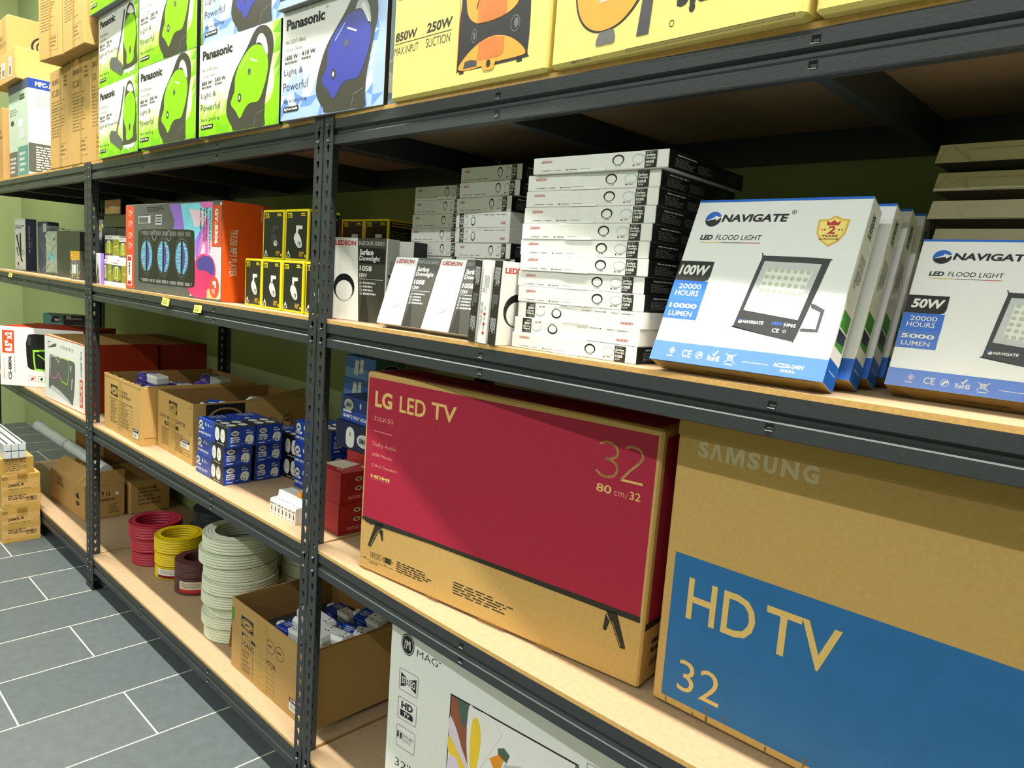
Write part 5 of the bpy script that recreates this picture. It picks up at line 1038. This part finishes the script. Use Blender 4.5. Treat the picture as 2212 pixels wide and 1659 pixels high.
for i, (x, y, k, a, lb) in enumerate(((-.850, .058, 0, -.02, 'blue plug carton, bottom of the front stack'), (-.848, .157, 0, .02, 'blue plug carton, bottom of the stack behind the front one'), (-.838, .058, 1, -.045, 'blue plug carton, middle of the front stack'),
                                     (-.842, .160, 1, .0, 'blue plug carton, middle of the stack behind the front one'), (-.812, .049, 2, .0, 'blue plug carton, top of the front stack'), (-.816, .150, 2, -.012, 'blue plug carton, top of the stack behind the front one'))):
    o = pb if i == 0 else dup(pb, Matrix()); o.matrix_world = pose(x, y, Z3 + k * PH2, a); tag(o, lb, 'box', PG)
QA = carton('adaptor_box', .215, .10, .0752, 'blue_box', plug_art('13AMP 3 WAY ADAPTOR'), .001)
for i, (x, y, k, a, lb) in enumerate(((-.515, .245, 0, 0, 'blue adaptor carton, bottom of three beside the middle post'), (-.510, .240, 1, .02, 'blue adaptor carton, second of three beside the middle post'), (-.512, .243, 2, 0, 'blue adaptor carton, top of three beside the middle post'),
                                     (-.760, .262, 0, .10, 'blue adaptor carton showing its black end, lower of two'), (-.752, .266, 1, .05, 'blue adaptor carton showing its black end, upper of two'))):
    o = QA if i == 0 else dup(QA, Matrix()); o.matrix_world = pose(x, y, Z3 + k * .0757, a); tag(o, lb, 'box', 'blue adaptor cartons by the middle post')
# circuit breakers
def breaker(lab, mx):
    W = .138
    P = [(0, .0), (0, .040), (.002, .046), (.026, .048), (.028, .066), (.072, .066), (.074, .048), (.092, .046), (.094, .040), (.094, 0)]
    mb = MB(); n = len(P)
    for i in range(n): a, b = P[i], P[(i + 1) % n]; mb.poly([(0, a[0], a[1]), (W, a[0], a[1]), (W, b[0], b[1]), (0, b[0], b[1])][::-1], 'plug')
    mb.poly([(0, p[0], p[1]) for p in P], 'plug'); mb.poly([(W, p[0], p[1]) for p in P][::-1], 'plug')
    f = Face(mb, (0, 0, 0), (W, 0, 0), (0, 0, .040)); t = Face(mb, (0, .028, .066), (W, 0, 0), (0, .044, 0)); s = Face(mb, (0, .002, .046), (W, 0, 0), (0, .024, .002))
    for k in range(7):
        u = (k + .5) / 7; f.r(u - .018, .30, u + .018, .62, 'dgrey', 1); f.r(u - .006, .62, u + .010, .70, 'dgrey', 1); f.g(u - .05, .80, u + .05, .88, 1, 'ink', 1, k, .9); f.g(u - .04, .10, u + .05, .16, 1, 'grey', 1, k + 9, .9)
        if k: f.r(k / 7 - .002, .02, k / 7 + .002, .98, 'lgrey', 1); t.r(k / 7 - .002, .02, k / 7 + .002, .98, 'lgrey', 1)
        s.g(u - .05, .3, u + .05, .6, 1, 'grey', 1, k + 3, .9)
    o = mb.make('circuit_breaker'); o.matrix_world = mx; tag(o, lab, 'circuit breaker', 'white circuit breakers')
    part('switch_lever', o, lambda m: (m.box(.082, .036, .0664, .118, .064, .075, 'dgrey', .003), m.box(.092, .030, .0666, .114, .044, .082, 'amber', .003)))
breaker('white circuit breaker block at the shelf front by the middle post', pose(-.301, .046, Z3, .03))
breaker('white circuit breaker block lying behind another one', pose(-.318, .152, Z3 + .0, .06))
# red card stacks, navy and blue cartons behind the middle post
def ridged(w, d, h, lab, mx, grp='red ridged packs behind the middle post'):
    mb = MB(); n = 14; mb.box(0, 0, 0, w, d, h - .0005, 'red_card', .001)
    for k in range(n): z = h * (k + .5) / n; mb.box(-.0012, -.0012, z - h / n * .30, w + .0012, d + .0012, z + h / n * .30, 'red_card'); 
    f = Face(mb, (w + .0014, 0, 0), (0, d, 0), (0, 0, h))
    for v in (.75, .45): f.e(.45, v, .09, .07, 'label_white', 1); f.e(.45, v, .05, .035, 'red_dk', 2)
    f.g(.2, .10, .95, .22, 2, 'salmon', 1, 4, .5)
    t = Face(mb, (0, 0, h), (w, 0, 0), (0, d, 0)); t.p([(.05, .2), (.7, .25), (.55, .8), (.02, .7)], 'label_white', 1); t.e(.8, .75, .1, .08, 'salmon', 1); t.g(.6, .1, .9, .2, 1, 'salmon', 1, 3)
    o = mb.make('red_pack'); o.matrix_world = mx; tag(o, lab, 'box', grp); return o
ridged(.13, .13, .088, 'red ridged pack, lower one in front, next to the tall post', pose(-.152, .102, Z3, -.02)); ridged(.13, .13, .088, 'red ridged pack, upper one in front, next to the tall post', pose(-.150, .098, Z3 + .0885, .02))
ridged(.13, .12, .100, 'red ridged pack, lower one at the back behind the front pair', pose(-.205, .245, Z3, 0)); ridged(.13, .12, .090, 'red ridged pack, upper one at the back behind the front pair', pose(-.205, .243, Z3 + .1005, .0))
def lem(F):
    r = F['R']; oval(r, .5, .45, .32, .26, 'LEMAX', 2); f = F['F']; f.p(spl([(.30, .2), (.30, .7), (.40, .85), (.5, .7), (.5, .2), (.4, .08)], 4), 'plug', 2); oval(f, .74, .45, .16, .24, 'LEMAX', 2); f.r(.39, .5, .41, .66, 'dgrey', 3); F['T'].e(.6, .4, .14, .1, 'white', 1); F['T'].g(.2, .5, .5, .8, 2, 'lgrey', 1, 4)
plain('adaptor_box', .20, .12, .082, 'navy', -.275, .243, Z3 + .191, 0, 'navy carton with an oval emblem lying on the red packs', art=lem)
def tw(F): f = F['F']; oval(f, .22, .66, .13, .22, 'LEMAX', 2); f.e(.55, .72, .025, .12, 'white', 2); f.r(.06, .36, .3, .46, 'white', 2); f.t('13AMP 2 WAY ADAPTOR', .06, .14, .92, .28, 'white', 2, .02)
plain('adaptor_box', .20, .10, .078, 'blue_box', -.262, .252, Z3 + .2735, -.05, 'blue carton for a two way adaptor on the navy carton', art=tw)
def bl(F): f = F['F']; f.r(0, 0, .75, .45, 'mid_blue', 1); f.p([(.28, .2), (.42, .15), (.46, .8), (.34, .85)], 'plug', 2); f.p([(.47, .25), (.6, .3), (.6, .9), (.5, .88)], 'plug', 2); f.e(.53, .6, .02, .03, 'dgrey', 3); F['R'].e(.5, .5, .3, .25, 'lgrey', 1); F['R'].e(.5, .5, .26, .2, 'navy', 2); F['R'].t('LMX', .35, .42, .65, .58, 'lgrey', 3)
for k in range(6): plain('adaptor_box', .17, .12, .0745, 'blue_lt', -.455 + .008 * (k % 2), .385, Z3 + k * .075, 0, f'bright blue adaptor carton, {("bottom", "second from the bottom", "third from the bottom", "fourth from the bottom", "fifth from the bottom", "top")[k]} of the rear stack', art=bl, group='bright blue adaptor cartons in the rear stack', mats={'R': 'teal'})

# ------------------------------------------------------------------ middle bay, lowest shelf: cable coils and carton
Z0 = LV[0] + .0004
def coil_mesh(R, r, h, n, turns, seed=1):
    """ring of wound cable: bumps for the windings outside, inside and on top"""
    P = []; a = h / turns / 2; T = max(2, int((R - r) / (2 * a)))
    for k in range(turns):                                               # outside, bottom to top
        for j in range(5): t = -PI / 2 + PI * j / 5; P.append((R - a + a * math.cos(t), (2 * k + 1) * a + a * math.sin(t)))
    for k in range(T):                                                   # top, outwards in
        c = R - a - (R - r - 2 * a) * k / max(1, T - 1)
        for j in range(4): t = PI * (.2 + .6 * j / 3); P.append((c + a * math.cos(t), h - a + a * math.sin(t)))
    for k in reversed(range(turns)):
        for j in range(3): t = PI / 2 + PI * j / 3; P.append((r + a + a * math.cos(t), (2 * k + 1) * a + a * math.sin(t)))
    mb = MB(); mb.lathe(P, n, 64); return mb
def coil(cx, cy, z, R, r, h, n, turns, lab, grp, tilt=0, film=False, wrap=False):
    mb = coil_mesh(R, r, h, n, turns); o = mb.make('cable_coil'); o.matrix_world = Matrix.Translation((cx, cy, z)) @ Matrix.Rotation(tilt, 4, 'X'); tag(o, lab, 'cable', grp)
    if film:
        part('film_wrap', o, lambda m: m.lathe([(R + .0015, .001), (R + .003, h * .5), (R + .0015, h - .001), (R - .01, h + .0015)], M_F, 48, 0, 0, False))
    return o
def coil_label(o, R, a0, a1, z0, z1, n1, n2):
    def fn(m):
        k = 8
        for i in range(k):
            t0, t1 = math.radians(a0 + (a1 - a0) * i / k), math.radians(a0 + (a1 - a0) * (i + 1) / k); q = lambda t, z: (R * math.cos(t), R * math.sin(t), z)
            m.poly([q(t0, z0), q(t1, z0), q(t1, z0 + (z1 - z0) * .3), q(t0, z0 + (z1 - z0) * .3)], n2); m.poly([q(t0, z0 + (z1 - z0) * .3), q(t1, z0 + (z1 - z0) * .3), q(t1, z1), q(t0, z1)], n1)
            if 0 < i < k - 1:
                for z in (.5, .65, .8): m.poly([((R + .0004) * math.cos(t0), (R + .0004) * math.sin(t0), z0 + (z1 - z0) * z), ((R + .0004) * math.cos(t1), (R + .0004) * math.sin(t1), z0 + (z1 - z0) * z), ((R + .0004) * math.cos(t1), (R + .0004) * math.sin(t1), z0 + (z1 - z0) * (z + .05)), ((R + .0004) * math.cos(t0), (R + .0004) * math.sin(t0), z0 + (z1 - z0) * (z + .05))], 'grey')
    p = part('paper_label', o, fn); p['label'] = 'printed paper label'
zz = Z0
for i, (R, h) in enumerate(((.098, .058), (.100, .058), (.109, .064))):
    coil(-1.607 + (.006, .003, 0)[i], .206, zz, R, R - .032, h, 'red_wire', 5, f'film wrapped red cable coil, {("bottom", "middle", "top")[i]} of the red stack', 'red cable coils'); zz += h + .0015
zz = Z0
for i, (R, h) in enumerate(((.094, .056), (.096, .054), (.098, .064))):
    o = coil(-1.398, .226, zz, R, R - .030, h, 'yellow_wire', 6, f'yellow cable coil, {("bottom", "middle", "top")[i]} of the yellow stack', 'yellow cable coils'); zz += h + .0015
    if i == 0: coil_label(o, .1005, -75, -28, .012, .050, 'paper', 'red_dk')
zz = Z0
for i, h in enumerate((.070, .062)):
    o = coil(-1.205, .221, zz, .085, .050, h, 'brown_wire', 12, f'dark brown cable coil, {("lower", "upper")[i]} of two', 'brown cable coils'); zz += h + .001
    if i == 0: coil_label(o, .0862, -72, -10, .012, .058, 'label_white', 'red_ink')
zz = Z0; WR = [.118, .122, .110, .128, .130, .126, .134, .130]
for i, R in enumerate(WR):
    h = (.046, .042, .040, .046, .048, .046, .050, .054)[i]
    coil(-.775 + (.0, -.012, .01, .004, .008, 0, -.012, -.002)[i], .190 + (.0, .0, .004, -.002, 0, .003, 0, .003)[i], zz, R, R - .045, h, 'white_wire', 5, f'white cable coil, {("bottom", "second from the bottom", "third from the bottom", "fourth from the bottom", "fifth from the bottom", "sixth from the bottom", "second from the top", "top")[i]} of the tall white stack', 'white cable coils in the tall stack'); zz += h + .001
zz = Z0
for i in range(7):
    coil(-.708 + .004 * (i % 2), .455, zz, .118, .075, .047, 'white_wire', 5, f'white cable coil, {("bottom", "second", "third", "fourth", "fifth", "sixth", "top")[i]} of the rear stack by the wall'.replace('second of', 'second from the bottom of').replace('third of', 'third from the bottom of').replace('fourth of', 'fourth from the bottom of').replace('fifth of', 'fifth from the bottom of').replace('sixth of', 'sixth from the bottom of'), 'white cable coils in the rear stack'); zz += .048
zz = Z0
for i, (R, h) in enumerate(((.125, .075), (.125, .075), (.115, .075))):
    o = coil(-1.495, .445, zz, R, R - .05, h, 'navy_wire', 8, f'dark blue cable coil, {("bottom", "middle", "top")[i]} of the stack near the wall', 'dark blue cable coils'); zz += h + .001
    if i == 1: coil_label(o, .1262, -60, -25, .015, .062, 'sage', 'sage')
mb = crumple(.15, .10, .20, 'green', 21, .008, 8, .3); o = mb.make('plastic_bag'); o.matrix_world = pose(-1.25, .42, Z0); tag(o, 'green plastic bag behind the white cable coils', 'bag')
mb = MB(); mb.lathe([(0, 0), (.05, 0), (.05, .17), (.02, .175), (0, .175)], 'amber', 32, 0, 0, False); o = mb.make('tape_roll'); o.matrix_world = pose(-.955, .300, Z0); tag(o, 'orange roll standing between the brown and white coils', 'roll')
def c3a(F):
    f = F['F']; w = 390 / 470; s = lambda u: u * w
    lmx(f, s(.165), .66, s(.375), .84); f.p([(s(.18), .56), (s(.43), .53), (s(.43), .575), (s(.18), .61)], 'ink', 1); f.g(s(.21), .55, s(.40), .59, 1, 'kraft_gold', 2, 3, .9); f.t('3 GANG T-ADAPTOR', s(.17), .42, s(.745), .50, 'ink', 1, .0); table(f, s(.17), .06, s(.725), .39, 5, 5)
    for u in (.655, .80): f.ring(s(u), .70, .055, .095, .92, 'ink', 1, 26); f.g(s(u) - .035, .69, s(u) + .035, .72, 1, 'ink', 1, 4, .9)
    r = F['R']; r.line((.55, .02), (.35, .98), .001, 'kraft', 1); r.line((.85, .02), (.68, .98), .001, 'kraft', 1)
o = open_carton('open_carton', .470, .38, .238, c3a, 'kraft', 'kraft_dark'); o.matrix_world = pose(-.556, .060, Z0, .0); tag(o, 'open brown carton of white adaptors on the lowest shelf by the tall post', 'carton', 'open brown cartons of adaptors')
part('left_flap', o, lambda mb: (mb.poly([(-.001, .01, .236), (-.001, .37, .236), (-.040, .37, .04), (-.040, .01, .04)], 'kraft'), mb.poly([(-.0045, .01, .236), (-.0045, .37, .236), (-.0435, .37, .04), (-.0435, .01, .04)][::-1], 'kraft')))
part('right_flap', o, lambda mb: (mb.poly([(.4712, .006, .236), (.4712, .374, .236), (.500, .374, .012), (.500, .006, .012)][::-1], 'kraft_dark'), mb.poly([(.4740, .006, .236), (.4740, .374, .236), (.5028, .374, .012), (.5028, .006, .012)][::-1], 'kraft')))
part('back_flap', o, lambda mb: (mb.poly([(.005, .379, .238), (.465, .379, .238), (.465, .410, .36), (.005, .410, .36)], 'kraft'), mb.poly([(.005, .382, .238), (.465, .382, .238), (.465, .413, .36), (.005, .413, .36)][::-1], 'kraft')))
sticker(o, (.375, 0, .022), (.062, 0, 0), (0, 0, .04), price_art); tape(o, [((.16, 0, .004), (.075, 0, 0), (0, 0, .225))]); part('green_tape', o, lambda mb: mb.box(-.0005, -.0012, .16, .014, -.0003, .205, 'green'))
b3 = o.matrix_world.copy()
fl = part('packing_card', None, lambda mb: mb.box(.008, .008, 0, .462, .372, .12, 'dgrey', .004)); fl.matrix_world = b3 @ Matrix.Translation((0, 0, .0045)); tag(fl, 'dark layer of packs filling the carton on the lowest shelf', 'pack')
def gang(mb):
    for a, b, c, d, e in ((0, 0, .17, .06, .034), (.05, -.045, .12, .02, .034)): mb.box(a, b, 0, c, d, e, 'plug', .010)
    f = Face(mb, (0, 0, .034), (.17, 0, 0), (0, .06, 0))
    for u in (.15, .5, .85): f.r(u - .012, .6, u + .012, .78, 'dgrey', 1); f.r(u - .05, .3, u - .02, .4, 'dgrey', 1); f.r(u + .02, .3, u + .05, .4, 'dgrey', 1)
for i, (x, y, z, rz, rx, lb) in enumerate(((.12, .16, .168, .0, 0, 'white three gang adaptor on top in the carton on the lowest shelf'), (.25, .11, .170, .25, .0, 'white three gang adaptor deeper right in the carton on the lowest shelf'))):
    o = part('gang_adaptor', None, gang); place(o, b3, x, y, z, rz, rx); tag(o, lb, 'adaptor')
for i, (x, y, z, rz, rx, ry, lb) in enumerate(((.12, .08, .126, .1, 0, 0, 'blue adaptor pack under the white three gang adaptor'), (.30, .10, .126, .3, 0, .0, 'blue adaptor pack at the front right in the lowest carton'), (.30, .20, .132, .5, .25, 0, 'blue adaptor pack tilted near the right wall in the lowest carton'), (.10, .28, .126, .0, 0, 0, 'blue adaptor pack at the back left in the lowest carton'), (.26, .29, .150, .1, .3, 0, 'blue adaptor pack tilted at the back of the lowest carton'))):
    o = dup(ab, Matrix()); place(o, b3, x, y, z, rz, rx, ry); tag(o, lb, 'adaptor', AG)
# ------------------------------------------------------------------ left bay, lowest shelf
def long_art(F):
    f = F['F']; f.frame(.72, .20, .90, .82, .0012, 'ink', 1); f.p([(.76, .65), (.82, .75), (.86, .68), (.86, .55), (.78, .58)], 'ink', 1); f.p([(.75, .45), (.84, .5), (.88, .42), (.80, .32)], 'ink', 1); f.g(.2, .55, .42, .85, 2, 'kraft_ink', 1, 4, .8)
    r = F['R']; r.p([(.42, .80), (.48, .80), (.46, .72), (.46, .66), (.44, .66), (.44, .72)], 'ink', 1); r.r(.54, .66, .56, .80, 'ink', 1); r.r(.60, .66, .62, .80, 'ink', 1); r.r(.25, .52, .75, .60, 'kraft_ink', 1); r.g(.06, .10, .4, .42, 4, 'kraft_ink', 1, 6); r.g(.6, .10, .9, .42, 4, 'kraft_ink', 1, 7); r.e(.80, .72, .05, .05, 'white', 1)
o = carton('long_carton', .505, .19, .170, 'kraft', long_art, .003); o.matrix_world = pose(-2.770, .092, Z0, .035); tag(o, 'long open brown carton lying at the front of the lowest left shelf', 'carton')
part('front_flap', o, lambda mb: (mb.poly([(.002, -.001, .169), (.503, -.001, .169), (.503, .065, .225), (.002, .065, .225)], 'kraft'), mb.poly([(.002, .002, .170), (.503, .002, .170), (.503, .068, .226), (.002, .068, .226)][::-1], 'kraft')))
part('end_flap', o, lambda mb: mb.box(.501, .070, .170, .505, .19, .245, 'kraft', .001)); tape(o, [((.39, .0, .172), (.04, 0, 0), (0, .064, .054))])
plain('brown_carton', .40, .20, .172, 'kraft', -2.655, .318, Z0, 0, 'brown carton behind the long open carton, tucked near the wall', 'carton', lambda F: (F['R'].g(.2, .2, .8, .8, 5, 'kraft_ink', 1, 4), F['R'].p([(.6, .8), (.66, .8), (.64, .7), (.62, .7)], 'ink', 1)), None, None, .004)
plain('brown_carton', .50, .20, .30, 'kraft_dark', -3.20, .33, Z0, 0, 'brown carton in deep shade at the back of the lowest left shelf', 'carton')
def roll(mb): mb.tube([(-3.56 + i * .125, .225 + .002 * (i % 2), .0) for i in range(11)], .030, 'film', 20); mb.tube([(-2.95, .225, 0), (-2.946, .225, 0)], .0312, 'grey', 20)
o = part('film_roll', None, roll); o.location = (0, .0, .386); tag(o, 'long white plastic roll lying across the cartons on the lowest left shelf', 'roll')
# ------------------------------------------------------------------ cartons on the floor
def cah(F):
    f = F['R']; h = 'ink'
    f.t('CAHAYA', .16, .64, .46, .735, 'ink', 1, .04); f.r(.49, .66, .56, .69, 'ink', 1); f.r(.49, .70, .56, .72, 'ink', 1); f.r(.49, .735, .56, .75, 'ink', 1); f.e(.55, .84, .07, .05, 'ink', 1, -30, 200); f.p([(.48, .80), (.6, .77), (.62, .82), (.5, .85)], 'kraft_ink', 2); f.t('LED', .38, .755, .48, .79, 'red_ink', 1, .02); f.ring(.55, .82, .12, .10, .95, 'kraft_ink', 1, 24)
    f.g(.16, .24, .85, .58, 7, 'ink', 1, 5, .45); f.bars(.62, .18, .92, .32, 'ink', 1, 14, 4); f.g(.06, .1, .3, .14, 1, 'kraft_ink', 1, 8); f.ring(.90, .62, .08, .07, .9, 'kraft_ink', 1, 20)
for z, y, lb in ((0.0, -.172, 'taped brown carton standing on the floor, bottom of the stack'), (.1755, -.170, 'taped brown carton, second from the floor in the stack')):
    o = carton('floor_carton', .30, .166, .1750, 'kraft_gold', cah, .003); o.matrix_world = pose(-2.870, y, z + .0003); tag(o, lb, 'carton', 'taped cartons stacked on the floor')
    tape(o, [((.30, 0, .0), (0, .166, 0), (0, 0, .022)), ((.30, 0, .07), (0, .166, 0), (0, 0, .03)), ((.30, .065, .135), (0, .045, 0), (0, 0, .04)), ((.30, 0, .12), (0, .025, 0), (0, 0, .045)), ((0, .065, .175), (.30, 0, 0), (0, .045, 0)), ((.30, 0, .150), (0, .166, 0), (0, 0, .024))])
def sm(F): F['R'].g(.1, .15, .9, .85, 6, 'kraft_ink', 1, 4, .5); F['R'].ring(.15, .25, .05, .12, .7, 'green', 1, 16)
o = carton('floor_carton', .30, .150, .085, 'kraft_gold', sm, .003); o.matrix_world = pose(-2.875, -.180, .3513); tag(o, 'low brown carton on top of the floor stack, under metal profiles', 'carton', 'taped cartons stacked on the floor'); tape(o, [((.30, .0, 0), (0, .03, 0), (0, 0, .085)), ((.30, .115, 0), (0, .03, 0), (0, 0, .085))])
R5 = random.Random(5)
for i in range(3):
    for j in range(2):
        def prof(mb):
            mb.box(0, 0, 0, 1.0, .030, .036, 'silver', .003); mb.box(0, .004, .0362, 1.0, .010, .0385, 'silver', .001); mb.box(0, .020, .0362, 1.0, .026, .0385, 'silver', .001); mb.box(0, .011, .0361, 1.0, .019, .0364, 'dgrey')
        o = part('metal_profile', None, prof); o.matrix_world = pose(-3.560 + R5.uniform(-.004, .004), -.160 + i * .0315, .4368 + j * .0390, 0)
        part('film_end', o, lambda m: m.box(1.0005, .001, .001, 1.004, .029, .035, 'film', .001))
        tag(o, f'pale metal profile, {("upper" if j else "lower")} layer, {("near", "middle", "far")[i]} one of the bundle on the floor cartons', 'profile', 'metal profiles in the bundle')
